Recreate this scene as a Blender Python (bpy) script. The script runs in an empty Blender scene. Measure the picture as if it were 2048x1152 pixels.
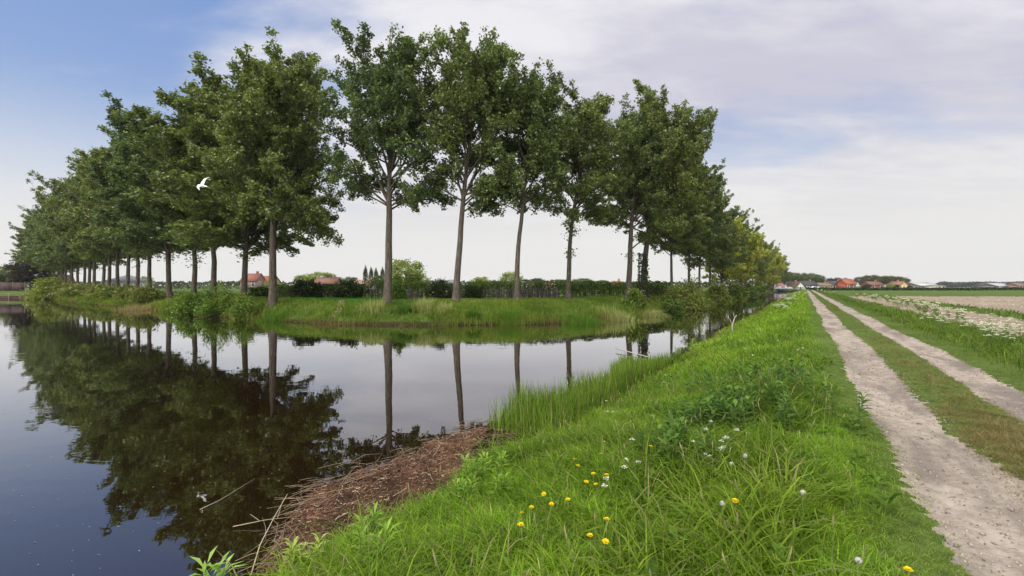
import bpy, math, random
import numpy as np
R = math.radians
scene = bpy.context.scene
col = scene.collection
F, H0, CZ, ZW = 900.0, 572.0, 1.6, -0.8
UX, UY = 0.5446, 0.8387            # direction of the canal and the track
VX, VY = 0.8387, -0.5446           # to the right of it

# ------------------------------------------------------------------ helpers
def at(px, Y): return (px - 1024.0) / F * Y
def zat(py, Y): return CZ + (H0 - py) / F * Y
def st(s, t): return (s * VX + t * UX, s * VY + t * UY)
def smooth(a, b, x):
    x = np.clip((x - a) / (b - a), 0, 1); return x * x * (3 - 2 * x)

_rngn = np.random.default_rng(7)
_waves = [(_rngn.normal(0, 1, 2), _rngn.uniform(0, 6.28)) for _ in range(14)]
def noise2(x, y, f=1.0, seed=0):
    r = np.zeros_like(np.asarray(x, float)); 
    for i in range(6):
        (d, p) = _waves[(i + seed * 3) % 14]
        fr = f * (1.0 + 0.75 * i)
        r = r + np.sin(fr * (d[0] * x + d[1] * y) + p + seed * 1.7 + i) / (1 + 0.45 * i)
    return r / 2.6

class MB:
    def __init__(self): self.v, self.q, self.t, self.c, self.n = [], [], [], [], 0
    def add(self, V, Q=None, T=None, C=None):
        V = np.asarray(V, np.float32).reshape(-1, 3)
        if Q is not None and len(Q): self.q.append(np.asarray(Q, np.int64).reshape(-1, 4) + self.n)
        if T is not None and len(T): self.t.append(np.asarray(T, np.int64).reshape(-1, 3) + self.n)
        if C is None: C = np.ones((len(V), 3), np.float32)
        C = np.asarray(C, np.float32)
        if C.ndim == 1: C = np.tile(C, (len(V), 1))
        self.v.append(V); self.c.append(C); self.n += len(V)
    def mesh(self, name, mat, smooth_=False):
        V = np.concatenate(self.v) if self.v else np.zeros((0, 3), np.float32)
        C = np.concatenate(self.c)
        Q = np.concatenate(self.q) if self.q else np.zeros((0, 4), np.int64)
        T = np.concatenate(self.t) if self.t else np.zeros((0, 3), np.int64)
        me = bpy.data.meshes.new(name)
        me.vertices.add(len(V)); me.vertices.foreach_set('co', V.ravel())
        nl = Q.size + T.size
        me.loops.add(nl)
        me.loops.foreach_set('vertex_index', np.concatenate([Q.ravel(), T.ravel()]).astype(np.int32))
        me.polygons.add(len(Q) + len(T))
        ls = np.concatenate([np.arange(len(Q)) * 4, len(Q) * 4 + np.arange(len(T)) * 3]).astype(np.int32)
        me.polygons.foreach_set('loop_start', ls)
        me.update(calc_edges=True)
        at_ = me.attributes.new('col', 'FLOAT_COLOR', 'POINT')
        at_.data.foreach_set('color', np.concatenate([C, np.ones((len(C), 1), np.float32)], 1).astype(np.float32).ravel())
        if smooth_: me.polygons.foreach_set('use_smooth', np.ones(len(me.polygons), bool))
        me.materials.append(mat); me.validate()
        return me
    # shapes
    def box(self, x0, x1, y0, y1, z0, z1, C=None):
        V = [(x, y, z) for z in (z0, z1) for y in (y0, y1) for x in (x0, x1)]
        self.add(V, [(0, 2, 3, 1), (4, 5, 7, 6), (0, 1, 5, 4), (2, 6, 7, 3), (0, 4, 6, 2), (1, 3, 7, 5)], None, C)
    def tube(self, P, rad, n=7, C=None, cap=True):
        P = np.asarray(P, float); k = len(P); rad = np.broadcast_to(np.asarray(rad, float), (k,))
        D = np.gradient(P, axis=0); D /= np.linalg.norm(D, axis=1, keepdims=True) + 1e-9
        ref = np.array([0., 0., 1.]) if abs(D[:, 2]).mean() < 0.9 else np.array([1., 0., 0.])
        A = np.cross(D, ref); A /= np.linalg.norm(A, axis=1, keepdims=True) + 1e-9
        B = np.cross(D, A)
        th = np.arange(n) / n * 2 * math.pi
        V = P[:, None, :] + rad[:, None, None] * (np.cos(th)[None, :, None] * A[:, None, :] + np.sin(th)[None, :, None] * B[:, None, :])
        i = np.arange(k - 1)[:, None] * n; j = np.arange(n)[None, :]; j2 = (j + 1) % n
        Q = np.stack([i + j, i + j2, i + n + j2, i + n + j], -1).reshape(-1, 4)
        V = V.reshape(-1, 3); T = []
        if cap:
            V = np.concatenate([V, P[-1:], P[:1]]); e = (k - 1) * n
            T = [(e + a, e + (a + 1) % n, k * n) for a in range(n)] + [((a + 1) % n, a, k * n + 1) for a in range(n)]
        self.add(V, Q, T, C)

def obj(name, me, parent=None, loc=None):
    o = bpy.data.objects.new(name, me); col.objects.link(o)
    if parent is not None: o.parent = parent
    if loc is not None: o.location = loc
    return o
def tag(o, label=None, cat=None, group=None, kind=None):
    if label: o['label'] = label
    if cat: o['category'] = cat
    if group: o['group'] = group
    if kind: o['kind'] = kind
    return o
def thing(name, loc, label, cat, group=None, rz=0.0, sc=None):
    o = bpy.data.objects.new(name, None); col.objects.link(o)
    o.location = loc; o.rotation_euler = (0, 0, rz); o.empty_display_size = 0.2
    if sc is not None: o.scale = sc if hasattr(sc, '__len__') else (sc, sc, sc)
    return tag(o, label, cat, group)
def dup(src, loc, label, rz=0.0, sc=None, group=None, cat=None):
    c = src.copy(); col.objects.link(c); c.location = loc; c.rotation_euler = (0, 0, rz)
    if sc is not None: c.scale = sc if hasattr(sc, '__len__') else (sc, sc, sc)
    c['label'] = label
    if group: c['group'] = group
    if cat: c['category'] = cat
    for ch in src.children:
        d = ch.copy(); col.objects.link(d); d.parent = c
        for g in ch.children:
            e = g.copy(); col.objects.link(e); e.parent = d
    return c

# ------------------------------------------------------------------ materials
def nodes(name):
    m = bpy.data.materials.new(name); m.use_nodes = True
    nt = m.node_tree; b = nt.nodes['Principled BSDF']
    return m, nt, b
def nd(nt, t, **kw):
    n = nt.nodes.new(t)
    for k, v in kw.items():
        if k in n.inputs.keys(): n.inputs[k].default_value = v
        else: setattr(n, k, v)
    return n
def mixc(nt, f, a, b, blend='MIX'):
    n = nt.nodes.new('ShaderNodeMix'); n.data_type = 'RGBA'; n.blend_type = blend
    for s, v in ((n.inputs[0], f), (n.inputs[6], a), (n.inputs[7], b)):
        if hasattr(v, 'links'): nt.links.new(v, s)
        else: s.default_value = v if not hasattr(v, '__len__') or len(v) == 4 else (*v, 1)
    return n.outputs[2]
def math_(nt, op, a, b=None, clamp=False):
    n = nt.nodes.new('ShaderNodeMath'); n.operation = op; n.use_clamp = clamp
    for i, v in enumerate((a, b)):
        if v is None: continue
        if hasattr(v, 'links'): nt.links.new(v, n.inputs[i])
        else: n.inputs[i].default_value = v
    return n.outputs[0]
def mrange(nt, v, a, b, c=0.0, d=1.0):
    n = nt.nodes.new('ShaderNodeMapRange'); n.interpolation_type = 'SMOOTHSTEP'
    nt.links.new(v, n.inputs[0])
    for i, x in zip((1, 2, 3, 4), (a, b, c, d)): n.inputs[i].default_value = x
    return n.outputs[0]
def noise(nt, scale, detail=4.0, rough=0.55, vec=None, dist=0.0):
    n = nd(nt, 'ShaderNodeTexNoise', Scale=scale, Detail=detail, Roughness=rough, Distortion=dist)
    if vec is not None: nt.links.new(vec, n.inputs['Vector'])
    return n.outputs['Fac']
def wpos(nt): return nt.nodes.new('ShaderNodeNewGeometry').outputs['Position']
def bump(nt, b, h, strength=0.3, dist=0.02):
    n = nd(nt, 'ShaderNodeBump', Strength=strength, Distance=dist); nt.links.new(h, n.inputs['Height'])
    nt.links.new(n.outputs[0], b.inputs['Normal'])

def leaf_mat(name, trans=0.35, rough=0.5, tint=(1, 1, 1), spec=0.35, vary=False):
    m, nt, b = nodes(name)
    a = nd(nt, 'ShaderNodeAttribute', attribute_name='col')
    oi = nt.nodes.new('ShaderNodeObjectInfo')
    c = mixc(nt, 1.0, a.outputs['Color'], (*tint, 1), 'MULTIPLY')
    if vary: c = mixc(nt, 1.0, c, mixc(nt, oi.outputs['Random'], (0.78, 0.84, 0.9, 1), (1.28, 1.15, 1.0, 1)), 'MULTIPLY')
    nt.links.new(c, b.inputs['Base Color']); b.inputs['Roughness'].default_value = rough
    b.inputs['Specular IOR Level'].default_value = spec
    tr = nt.nodes.new('ShaderNodeBsdfTranslucent')
    c2 = mixc(nt, 1.0, c, (1.2, 1.3, 0.65, 1), 'MULTIPLY'); nt.links.new(c2, tr.inputs['Color'])
    mx = nt.nodes.new('ShaderNodeMixShader'); mx.inputs[0].default_value = trans
    nt.links.new(b.outputs[0], mx.inputs[1]); nt.links.new(tr.outputs[0], mx.inputs[2])
    nt.links.new(mx.outputs[0], nt.nodes['Material Output'].inputs['Surface'])
    return m
def col_mat(name, rough=0.8, nscale=0.0, namt=0.3, bumps=0.0, bscale=20.0, spec=0.2):
    """base colour from the mesh's own colour attribute, mottled by noise"""
    m, nt, b = nodes(name)
    a = nd(nt, 'ShaderNodeAttribute', attribute_name='col'); c = a.outputs['Color']
    tc = nt.nodes.new('ShaderNodeTexCoord').outputs['Object']
    if nscale:
        f = noise(nt, nscale, 5, 0.6, tc); f = mrange(nt, f, 0.3, 0.7, 1 - namt, 1 + namt)
        cc = nt.nodes.new('ShaderNodeCombineColor')
        for i in range(3): nt.links.new(f, cc.inputs[i])
        c = mixc(nt, 1.0, c, cc.outputs[0], 'MULTIPLY')
    nt.links.new(c, b.inputs['Base Color']); b.inputs['Roughness'].default_value = rough
    b.inputs['Specular IOR Level'].default_value = spec
    if bumps: bump(nt, b, noise(nt, bscale, 5, 0.65, tc), bumps, 0.03)
    return m

M = {}
M['leaf'] = leaf_mat('poplar_leaf', 0.26, 0.42, vary=True)
M['bush'] = leaf_mat('bush_leaf', 0.35, 0.55)
M['grass'] = leaf_mat('grass_blade', 0.42, 0.6, spec=0.14)
M['petal'] = leaf_mat('petal', 0.3, 0.7, spec=0.1)
M['straw'] = col_mat('straw', 0.85)
M['paint'] = col_mat('painted_wall', 0.8, 1.2, 0.12)
M['tile'] = col_mat('roof_tile', 0.7, 2.5, 0.2, 0.4, 6)
M['glass'] = col_mat('window_glass', 0.12, spec=0.6)
M['wood'] = col_mat('weathered_wood', 0.85, 6, 0.35, 0.4, 20)
M['metal'] = col_mat('painted_metal', 0.35, spec=0.5)
M['feather'] = col_mat('feather', 0.7, 20, 0.05)

def bark_mat():
    m, nt, b = nodes('bark')
    p = wpos(nt)
    mp = nd(nt, 'ShaderNodeMapping'); mp.inputs['Scale'].default_value = (9, 9, 1.6); nt.links.new(p, mp.inputs['Vector'])
    f = noise(nt, 1.6, 6, 0.7, mp.outputs[0], 0.6); g = noise(nt, 0.35, 3, 0.5, p)
    c = mixc(nt, mrange(nt, f, 0.32, 0.68), (0.038, 0.031, 0.024), (0.150, 0.125, 0.098))
    c = mixc(nt, mrange(nt, g, 0.5, 0.75, 0, 0.5), c, (0.085, 0.10, 0.05))
    nt.links.new(c, b.inputs['Base Color']); b.inputs['Roughness'].default_value = 0.9
    b.inputs['Specular IOR Level'].default_value = 0.15
    bump(nt, b, f, 0.9, 0.05); return m
M['bark'] = bark_mat()

def ground_mat():
    m, nt, b = nodes('meadow_ground')
    p = wpos(nt)
    f = noise(nt, 0.35, 5, 0.6, p); g = noise(nt, 6.0, 5, 0.7, p); h = noise(nt, 0.045, 4, 0.6, p)
    c = mixc(nt, mrange(nt, g, 0.3, 0.7), (0.035, 0.06, 0.010), (0.095, 0.145, 0.026))
    c = mixc(nt, mrange(nt, f, 0.45, 0.7, 0, 0.6), c, (0.13, 0.17, 0.045))
    c = mixc(nt, mrange(nt, h, 0.45, 0.65, 0, 0.5), c, (0.07, 0.12, 0.02))
    # wet dark mud close to the water level
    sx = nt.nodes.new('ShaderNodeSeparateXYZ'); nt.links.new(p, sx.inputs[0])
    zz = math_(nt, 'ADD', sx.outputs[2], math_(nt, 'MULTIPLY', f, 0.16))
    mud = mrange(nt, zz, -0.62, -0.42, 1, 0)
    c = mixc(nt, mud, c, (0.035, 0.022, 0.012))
    nt.links.new(c, b.inputs['Base Color']); b.inputs['Roughness'].default_value = 0.95
    b.inputs['Specular IOR Level'].default_value = 0.1
    bump(nt, b, g, 0.8, 0.06); return m
def track_mat():
    m, nt, b = nodes('gravel_track')
    p = wpos(nt)
    mp = nd(nt, 'ShaderNodeMapping'); mp.vector_type = 'TEXTURE'; mp.inputs['Rotation'].default_value = (0, 0, R(57)); mp.inputs['Scale'].default_value = (2.6, 0.8, 1); nt.links.new(p, mp.inputs['Vector'])
    f = noise(nt, 1.1, 5, 0.6, mp.outputs[0], 0.4); g = noise(nt, 40, 4, 0.75, p); k = noise(nt, 7, 5, 0.7, p)
    vo = nd(nt, 'ShaderNodeTexVoronoi', Scale=38.0); nt.links.new(p, vo.inputs['Vector'])
    c = mixc(nt, mrange(nt, k, 0.3, 0.7), (0.25, 0.208, 0.170), (0.42, 0.362, 0.305))
    c = mixc(nt, mrange(nt, f, 0.46, 0.64, 0, 0.85), c, (0.17, 0.143, 0.125))
    c = mixc(nt, mrange(nt, g, 0.55, 0.75, 0, 0.6), c, (0.13, 0.10, 0.085))
    c = mixc(nt, mrange(nt, vo.outputs['Distance'], 0.0, 0.25, 0.35, 0), c, (0.52, 0.47, 0.42))
    nt.links.new(c, b.inputs['Base Color']); b.inputs['Roughness'].default_value = 0.95
    b.inputs['Specular IOR Level'].default_value = 0.1
    bump(nt, b, math_(nt, 'ADD', g, math_(nt, 'MULTIPLY', k, 1.5)), 0.6, 0.03); return m
def field_mat():
    m, nt, b = nodes('tilled_soil')
    p = wpos(nt)
    mp = nd(nt, 'ShaderNodeMapping'); mp.inputs['Rotation'].default_value = (0, 0, R(57)); mp.inputs['Scale'].default_value = (0.35, 3, 1)
    nt.links.new(p, mp.inputs['Vector'])
    f = noise(nt, 1.6, 5, 0.65, mp.outputs[0]); g = noise(nt, 7, 5, 0.75, p); h = noise(nt, 0.12, 3, 0.5, p)
    c = mixc(nt, mrange(nt, g, 0.3, 0.7), (0.165, 0.13, 0.097), (0.395, 0.325, 0.25))
    c = mixc(nt, mrange(nt, f, 0.5, 0.75, 0, 0.5), c, (0.25, 0.19, 0.15))
    c = mixc(nt, mrange(nt, h, 0.5, 0.7, 0, 0.35), c, (0.42, 0.36, 0.25))
    nt.links.new(c, b.inputs['Base Color']); b.inputs['Roughness'].default_value = 0.95
    b.inputs['Specular IOR Level'].default_value = 0.1
    bump(nt, b, g, 0.9, 0.12); return m
def water_mat():
    m, nt, b = nodes('dark_canal_water')
    p = wpos(nt)
    nt.nodes.remove(b)
    mp = nd(nt, 'ShaderNodeMapping'); mp.inputs['Scale'].default_value = (1.0, 1.6, 1); nt.links.new(p, mp.inputs['Vector'])
    f = noise(nt, 1.3, 3, 0.5, mp.outputs[0], 0.3); g = noise(nt, 0.11, 3, 0.5, p)
    patch = mrange(nt, g, 0.42, 0.62, 0.25, 1.0)
    bp = nd(nt, 'ShaderNodeBump', Distance=0.012, Strength=0.35)
    nt.links.new(math_(nt, 'MULTIPLY', f, patch), bp.inputs['Height'])
    gl = nt.nodes.new('ShaderNodeBsdfGlossy'); gl.inputs['Roughness'].default_value = 0.012
    gl.inputs['Color'].default_value = (0.97, 0.97, 1.0, 1); nt.links.new(bp.outputs[0], gl.inputs['Normal'])
    df = nt.nodes.new('ShaderNodeBsdfDiffuse'); df.inputs['Color'].default_value = (0.010, 0.0052, 0.0018, 1)
    fr = nd(nt, 'ShaderNodeFresnel', IOR=1.7)
    fac = math_(nt, 'MINIMUM', math_(nt, 'MULTIPLY', fr.outputs[0], 1.4, True), 0.84)
    mx = nt.nodes.new('ShaderNodeMixShader'); nt.links.new(fac, mx.inputs[0])
    nt.links.new(df.outputs[0], mx.inputs[1]); nt.links.new(gl.outputs[0], mx.inputs[2])
    nt.links.new(mx.outputs[0], nt.nodes['Material Output'].inputs['Surface'])
    return m

# ------------------------------------------------------------------ terrain
FAR = [(200.0, 250.0), *[st(-9.5, t) for t in (250, 160, 100, 70, 52)], (14.5, 43.0), (9.5, 34.0), (5.6, 29.6), (1.5, 27.9), (-5, 27.3), (-10.6, 27.8),
       (-16.3, 30.8), (-22, 34.3), (-29, 39.5), (-43, 50.5), (-62, 64), (-80, 79), (-89, 86), (-100, 88), (-260, 95), (-4000, 200), (-4000, 6000), (4000, 6000), (4000, 900)]
FARP = np.array(FAR)
def far_dist(x, y):
    x = np.asarray(x, float); y = np.asarray(y, float)
    d = np.full(x.shape, 1e9); ins = np.zeros(x.shape, bool); n = len(FARP)
    for i in range(n):
        a = FARP[i]; b = FARP[(i + 1) % n]
        e = b - a; L = (e ** 2).sum()
        tt = np.clip(((x - a[0]) * e[0] + (y - a[1]) * e[1]) / L, 0, 1)
        d = np.minimum(d, np.hypot(x - a[0] - tt * e[0], y - a[1] - tt * e[1]))
        c = ((a[1] > y) != (b[1] > y))
        with np.errstate(divide='ignore', invalid='ignore'):
            ins ^= c & (x < (b[0] - a[0]) * (y - a[1]) / (b[1] - a[1] + 1e-12) + a[0])
    return np.where(ins, d, -d)
def shore(t): return -3.62 + 0.16 * np.sin(t * 0.9 + 1) + 0.12 * np.sin(t * 2.3) + 0.25 * np.sin(t * 0.17)
def st_of(x, y): return x * VX + y * VY, x * UX + y * UY
def ground_z(x, y):
    x = np.asarray(x, float); y = np.asarray(y, float)
    s, t = st_of(x, y)
    d = s - shore(t)
    zn = np.interp(d, [-4, -1.2, 0, 0.35, 1.3, 2.4, 3.4], [-2.4, -1.4, -0.82, -0.70, -0.46, -0.17, 0.0])
    zn = zn + 0.03 * noise2(x, y, 1.1) * smooth(0, 1, d) * (1 - smooth(0.2, 0.6, s))
    rut = lambda c: -0.05 * np.exp(-((s - c) / 0.35) ** 2)
    zn = zn + rut(1.05) + rut(2.5) + 0.012 * noise2(x, y, 3.0, 1) * smooth(0.5, 0.9, s) * (1 - smooth(2.7, 3.2, s))
    zn = zn - 0.10 * smooth(3.0, 4.6, s) + 0.04 * noise2(x, y, 0.5, 2) * smooth(3.5, 6, s) * (1 - smooth(30, 60, s))
    fd = far_dist(x, y)
    zf = ZW + np.interp(fd, [-4, -1, 0, 0.4, 1.8, 3.4, 5, 9, 14, 40], [-1.8, -0.7, -0.02, 0.28, 0.86, 1.28, 1.38, 1.36, 1.12, 1.05])
    zf = zf + 0.06 * noise2(x, y, 0.9, 3) * smooth(0.2, 1.2, fd) * (1 - smooth(8, 20, fd))
    zend = np.where((t > 232) , 0.0 * t, -3.0)
    return np.maximum(np.maximum(zn, zf), zend)
def gz(x, y): return float(ground_z(np.array([x]), np.array([y]))[0])

TRACKS = ((0.70, 1.41), (2.2, 2.84))
def edges(t):
    w = 0.05 * np.sin(t * 0.5) + 0.022 * np.sin(t * 2.1 + 1)
    w2 = 0.05 * np.sin(t * 0.4 + 2) + 0.022 * np.sin(t * 2.6)
    return w, w2
def region(x, y):
    s, t = st_of(x, y)
    w, w2 = edges(t)
    n = (0.035 * noise2(x, y, 3.1, 1) + 0.045 * noise2(x, y, 14.0, 2) + 0.03 * noise2(x, y, 31.0, 3)) * np.clip(12 / np.maximum(t, 1), 0.3, 1)
    r = np.zeros(s.shape, int)
    on = (t > -12) & (t < 226)
    widen = 0.48 * np.exp(-((t - 3.6) / 1.7) ** 2)
    r[on & (s + n > 0.70 + w) & (s + n < 1.41 + w2 + widen)] = 1
    r[on & (s + n > 2.2 + w2) & (s + n < 2.84 + w)] = 2
    nf = 0.5 * noise2(x, y, 0.8, 2)
    f = (s + nf > 5.1) & (t > -30) & (s < 90) & (y < 82 - 0.12 * x) & (t < 150)
    strip = (s + nf > 9.2) & (s + nf < 11.4)
    f2 = f & ~strip
    r[f2] = 3
    return r

def build_ground():
    a = np.concatenate([np.linspace(-66, 66, 960), np.linspace(66, 294, 110)[1:-1]])
    a = np.radians(a)
    r = [0.4]
    while r[-1] < 70: r.append(r[-1] * (1.0065 if 2.2 < r[-1] < 22 else 1.0125))
    while r[-1] < 7000: r.append(r[-1] * 1.035)
    r = np.array(r)
    Rr, A = np.meshgrid(r, a, indexing='ij')
    X = Rr * np.sin(A); Y = Rr * np.cos(A)
    Z = ground_z(X.ravel(), Y.ravel())
    V = np.stack([X.ravel(), Y.ravel(), Z], 1)
    V = np.concatenate([V, [[0, 0, 0.0]]])
    na, nr = len(a), len(r)
    i = np.arange(nr - 1)[:, None] * na; j = np.arange(na)[None]; j2 = (j + 1) % na
    Q = np.stack([i + j, i + na + j, i + na + j2, i + j2], -1).reshape(-1, 4)
    fan = np.stack([np.full(na, len(V) - 1), np.arange(na), (np.arange(na) + 1) % na], 1)
    cen = V[Q].mean(1)
    reg = region(cen[:, 0], cen[:, 1])
    def sub(k):
        q = Q[reg == k]; T = fan if k == 0 else None
        used = np.unique(np.concatenate([q.ravel(), fan.ravel()]) if k == 0 else q.ravel())
        mp = np.zeros(len(V), np.int64); mp[used] = np.arange(len(used))
        b = MB(); b.add(V[used], mp[q], mp[T] if T is not None else None); return b
    gm, tm, fm = ground_mat(), track_mat(), field_mat()
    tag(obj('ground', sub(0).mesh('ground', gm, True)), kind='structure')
    tag(obj('track', sub(1).mesh('track', tm, True)), kind='structure')
    tag(obj('track', sub(2).mesh('track', tm, True)), kind='structure')
    tag(obj('field', sub(3).mesh('field', fm, True)), kind='structure')
    wb = MB(); wb.add([(-4000, -300, ZW), (400, -300, ZW), (400, 400, ZW), (-4000, 400, ZW)], [(0, 1, 2, 3)])
    tag(obj('water', wb.mesh('water', water_mat())), kind='structure')
build_ground()

# ------------------------------------------------------------------ leaves, grass
def leaf_quads(mb, C, size, rng, colA, colB, up=0.35, aspect=0.8, colors=None, fold=0.12):
    n = len(C)
    N = rng.normal(0, 1, (n, 3)); N[:, 2] = np.abs(N[:, 2]) + up; N /= np.linalg.norm(N, axis=1, keepdims=True)
    A = np.cross(N, rng.normal(0, 1, (n, 3))); A /= np.linalg.norm(A, axis=1, keepdims=True)
    B = np.cross(N, A)
    sz = (size * rng.uniform(0.65, 1.3, n))[:, None]
    a = A * sz * 0.5; b = B * sz * 0.5 * aspect; f = N * sz * fold
    V = np.stack([C - a, C + b * 1.0 + f - a * 0.15, C + a, C - b + f - a * 0.15], 1).reshape(-1, 3)
    Q = np.arange(n * 4).reshape(-1, 4)
    if colors is None:
        k = rng.uniform(0, 1, (n, 1)); colors = np.asarray(colA) * (1 - k) + np.asarray(colB) * k
        colors = colors * rng.uniform(0.8, 1.2, (n, 1))
    mb.add(V, Q, None, np.repeat(colors, 4, axis=0))

def blades(mb, P, h, w, lean_dir, lean, colr, rng, segs=3):
    n = len(P)
    tau = np.linspace(0, 1, segs + 1)
    wid = np.array([1.0, 0.9, 0.6, 0.0]) if segs == 3 else np.linspace(1, 0, segs + 1) ** 0.6
    th = lean_dir
    L = np.stack([np.cos(th), np.sin(th), np.zeros(n)], 1)
    phi = th + math.pi / 2 + rng.normal(0, 0.7, n)
    S = np.stack([np.cos(phi), np.sin(phi), np.zeros(n)], 1)
    vs = []; cs = []
    for k in range(segs + 1):
        ce = P + L * (h * lean * tau[k] ** 1.8)[:, None]
        ce[:, 2] += h * (tau[k] - 0.38 * np.minimum(lean, 1.2) * tau[k] ** 3)
        cc = colr * (0.8 + 0.28 * tau[k])
        if k < segs:
            o = S * (w * wid[k] * 0.5)[:, None]
            vs += [ce - o, ce + o]; cs += [cc, cc]
        else: vs.append(ce); cs.append(cc)
    m = len(vs)
    V = np.stack(vs, 1).reshape(-1, 3); C = np.stack(cs, 1).reshape(-1, 3)
    base = (np.arange(n) * m)[:, None]
    Q = np.concatenate([base + np.array([[2 * k, 2 * k + 1, 2 * k + 3, 2 * k + 2]]) for k in range(segs - 1)])
    T = base + np.array([[m - 3, m - 2, m - 1]])
    mb.add(V, Q, T, C)

GA, GB, GC, GD = np.array([0.105, 0.20, 0.014]), np.array([0.27, 0.385, 0.035]), np.array([0.42, 0.45, 0.10]), np.array([0.035, 0.10, 0.010])
def grass_colors(x, y, rng, dry=0.0):
    n = len(x)
    k = np.clip(0.5 + 0.45 * noise2(x, y, 0.9, 1) + rng.normal(0, 0.22, n), 0, 1)[:, None]
    c = GA * (1 - k) + GB * k
    d = np.clip(noise2(x, y, 0.6, 4) - 0.25, 0, 1)[:, None] * 0.7
    c = c * (1 - d) + GC * d
    e = np.clip(noise2(x, y, 1.7, 2) - 0.45, 0, 1)[:, None] * 0.9
    c = c * (1 - e) + GD * e
    q = (rng.uniform(0, 1, n) < 0.075 + dry)[:, None]
    c = np.where(q, np.array([0.38, 0.36, 0.15]) * rng.uniform(0.6, 1.1, (n, 1)), c)
    return c * rng.uniform(0.6, 1.3, (n, 1))

def near_grass():
    rng = np.random.default_rng(3); mb = MB()
    def visible(x, y):
        px = 1024 + F * x / np.maximum(y, 0.1)
        return (y > 0.9) & (px > -250) & (px < 2300)
    def field(n_near, s0, s1, tA, tB, tC, hfun, dens_exp=1.5, width=0.0065, tuft=True, cfun=None, leanbase=0.55):
        # even density from tA to tB, then thinning with distance to tC
        area = (s1 - s0) * (tB - tA); n1 = int(n_near * area)
        q = dens_exp - 1
        n2 = int(n_near * (s1 - s0) * tB / q * (1 - (tB / tC) ** q))
        u = rng.uniform(0, 1, n2)
        t = np.concatenate([rng.uniform(tA, tB, n1), (tB ** -q + u * (tC ** -q - tB ** -q)) ** (-1 / q)])
        s = rng.uniform(s0, s1, n1 + n2)
        sc = np.maximum(t / tB, 1.0)
        n = len(t)
        if tuft:
            k = 14; m = n // k
            tc_s, tc_t, tsc = s[:m], t[:m], sc[:m]
            idx = rng.integers(0, m, n); use = rng.uniform(0, 1, n) < 0.62
            ds, dt = rng.normal(0, 0.055, n) * sc ** 0.7, rng.normal(0, 0.055, n) * sc ** 0.7
            s = np.where(use, tc_s[idx] + ds, s); t = np.where(use, tc_t[idx] + dt, t); sc = np.where(use, tsc[idx], sc)
            ldir = np.where(use, np.arctan2(ds * VY + dt * UY, ds * VX + dt * UX), rng.uniform(0, 6.28, n)) + rng.normal(0, 0.6, n)
        else: ldir = rng.uniform(0, 6.28, n)
        x = s * VX + t * UX; y = s * VY + t * UY
        ok = visible(x, y) & (s - shore(t) > 0.12)
        w, w2 = edges(t)
        reg = region(x, y); rim = np.minimum.reduce([np.abs(s - e) for e in (0.70, 1.41, 2.2, 2.84)])
        ok &= ((reg != 1) & (reg != 2)) | ((rim < 0.04 + 0.26 * rng.uniform(0, 1, n) ** 3) & (rng.uniform(0, 1, n) < 0.5))
        x, y, s, t, sc, ldir = (a[ok] for a in (x, y, s, t, sc, ldir)); n = len(x)
        h = hfun(s, t, x, y) * rng.uniform(0.55, 1.25, n)
        ok = h > 0.015
        x, y, s, t, sc, ldir, h = (a[ok] for a in (x, y, s, t, sc, ldir, h)); n = len(x)
        ldir = ldir + 0.0
        c = grass_colors(x, y, rng) if cfun is None else cfun(s, t, x, y)
        if cfun is None:
            w8 = (0.7 * smooth(0.15, 0.75, s + 0.2 * noise2(x, y, 2.0, 3)))[:, None]; c = c * (1 - w8) + np.array([0.17, 0.185, 0.06]) * rng.uniform(0.6, 1.2, (n, 1)) * w8
            c = c * np.array([1.12, 1.22, 1.05])
        z = ground_z(x, y) - 0.01
        wd = width * sc ** 0.85 * rng.uniform(0.6, 1.35, n) * np.clip(h / 0.2, 0.55, 1.3)
        lean = np.abs(rng.normal(leanbase, 0.3, n))
        blades(mb, np.stack([x, y, z], 1), h, wd, ldir, lean, c, rng)
    def hb(s, t, x, y):
        h = 0.23 + 0.12 * noise2(x, y, 1.6, 1) + 0.10 * noise2(x, y, 3.7, 2)
        h = h * (1 - 0.35 * smooth(-1.2, -2.4, s))
        h = h * (1 - 0.8 * smooth(0.05, 0.62, s + 0.15 * noise2(x, y, 2.2, 3))) * (0.65 + 0.35 * smooth(-1.0, 0.2, -s - 1.0))
        trod = np.exp(-((s + 1.15 - 0.25 * np.sin(t * 0.7)) / 0.22) ** 2) * (1 - smooth(4, 7, t))
        h = h * (1 - 0.65 * trod)
        return np.clip(h, 0.035, 0.5)
    field(2500, -3.6, 0.86, -0.5, 7.5, 190, hb, width=0.0085, leanbase=0.8)
    field(330, -3.4, 0.5, 0.5, 8.5, 60, lambda s, t, x, y: np.clip(0.34 + 0.16 * noise2(x, y, 1.9, 5), 0, 0.5) * (1 - 0.9 * smooth(-0.4, 0.5, s + 0.3 * noise2(x, y, 1.5, 1))), width=0.009, leanbase=1.05, cfun=lambda s, t, x, y: grass_colors(x, y, rng) * 0.82)
    def cstrip(s, t, x, y):
        n = len(s); k = np.clip(0.74 + 0.6 * noise2(x, y, 1.0, 2) + rng.normal(0, 0.25, n), 0, 1)[:, None]
        c = np.array([0.09, 0.125, 0.028]) * (1 - k) + np.array([0.27, 0.215, 0.10]) * k
        far = smooth(9, 26, t)[:, None]
        return (c * (1 - far) + (np.array([0.12, 0.155, 0.035]) * (1 - 0.6 * k) + 0.6 * k * np.array([0.22, 0.20, 0.075])) * far) * rng.uniform(0.75, 1.2, (n, 1))
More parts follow.
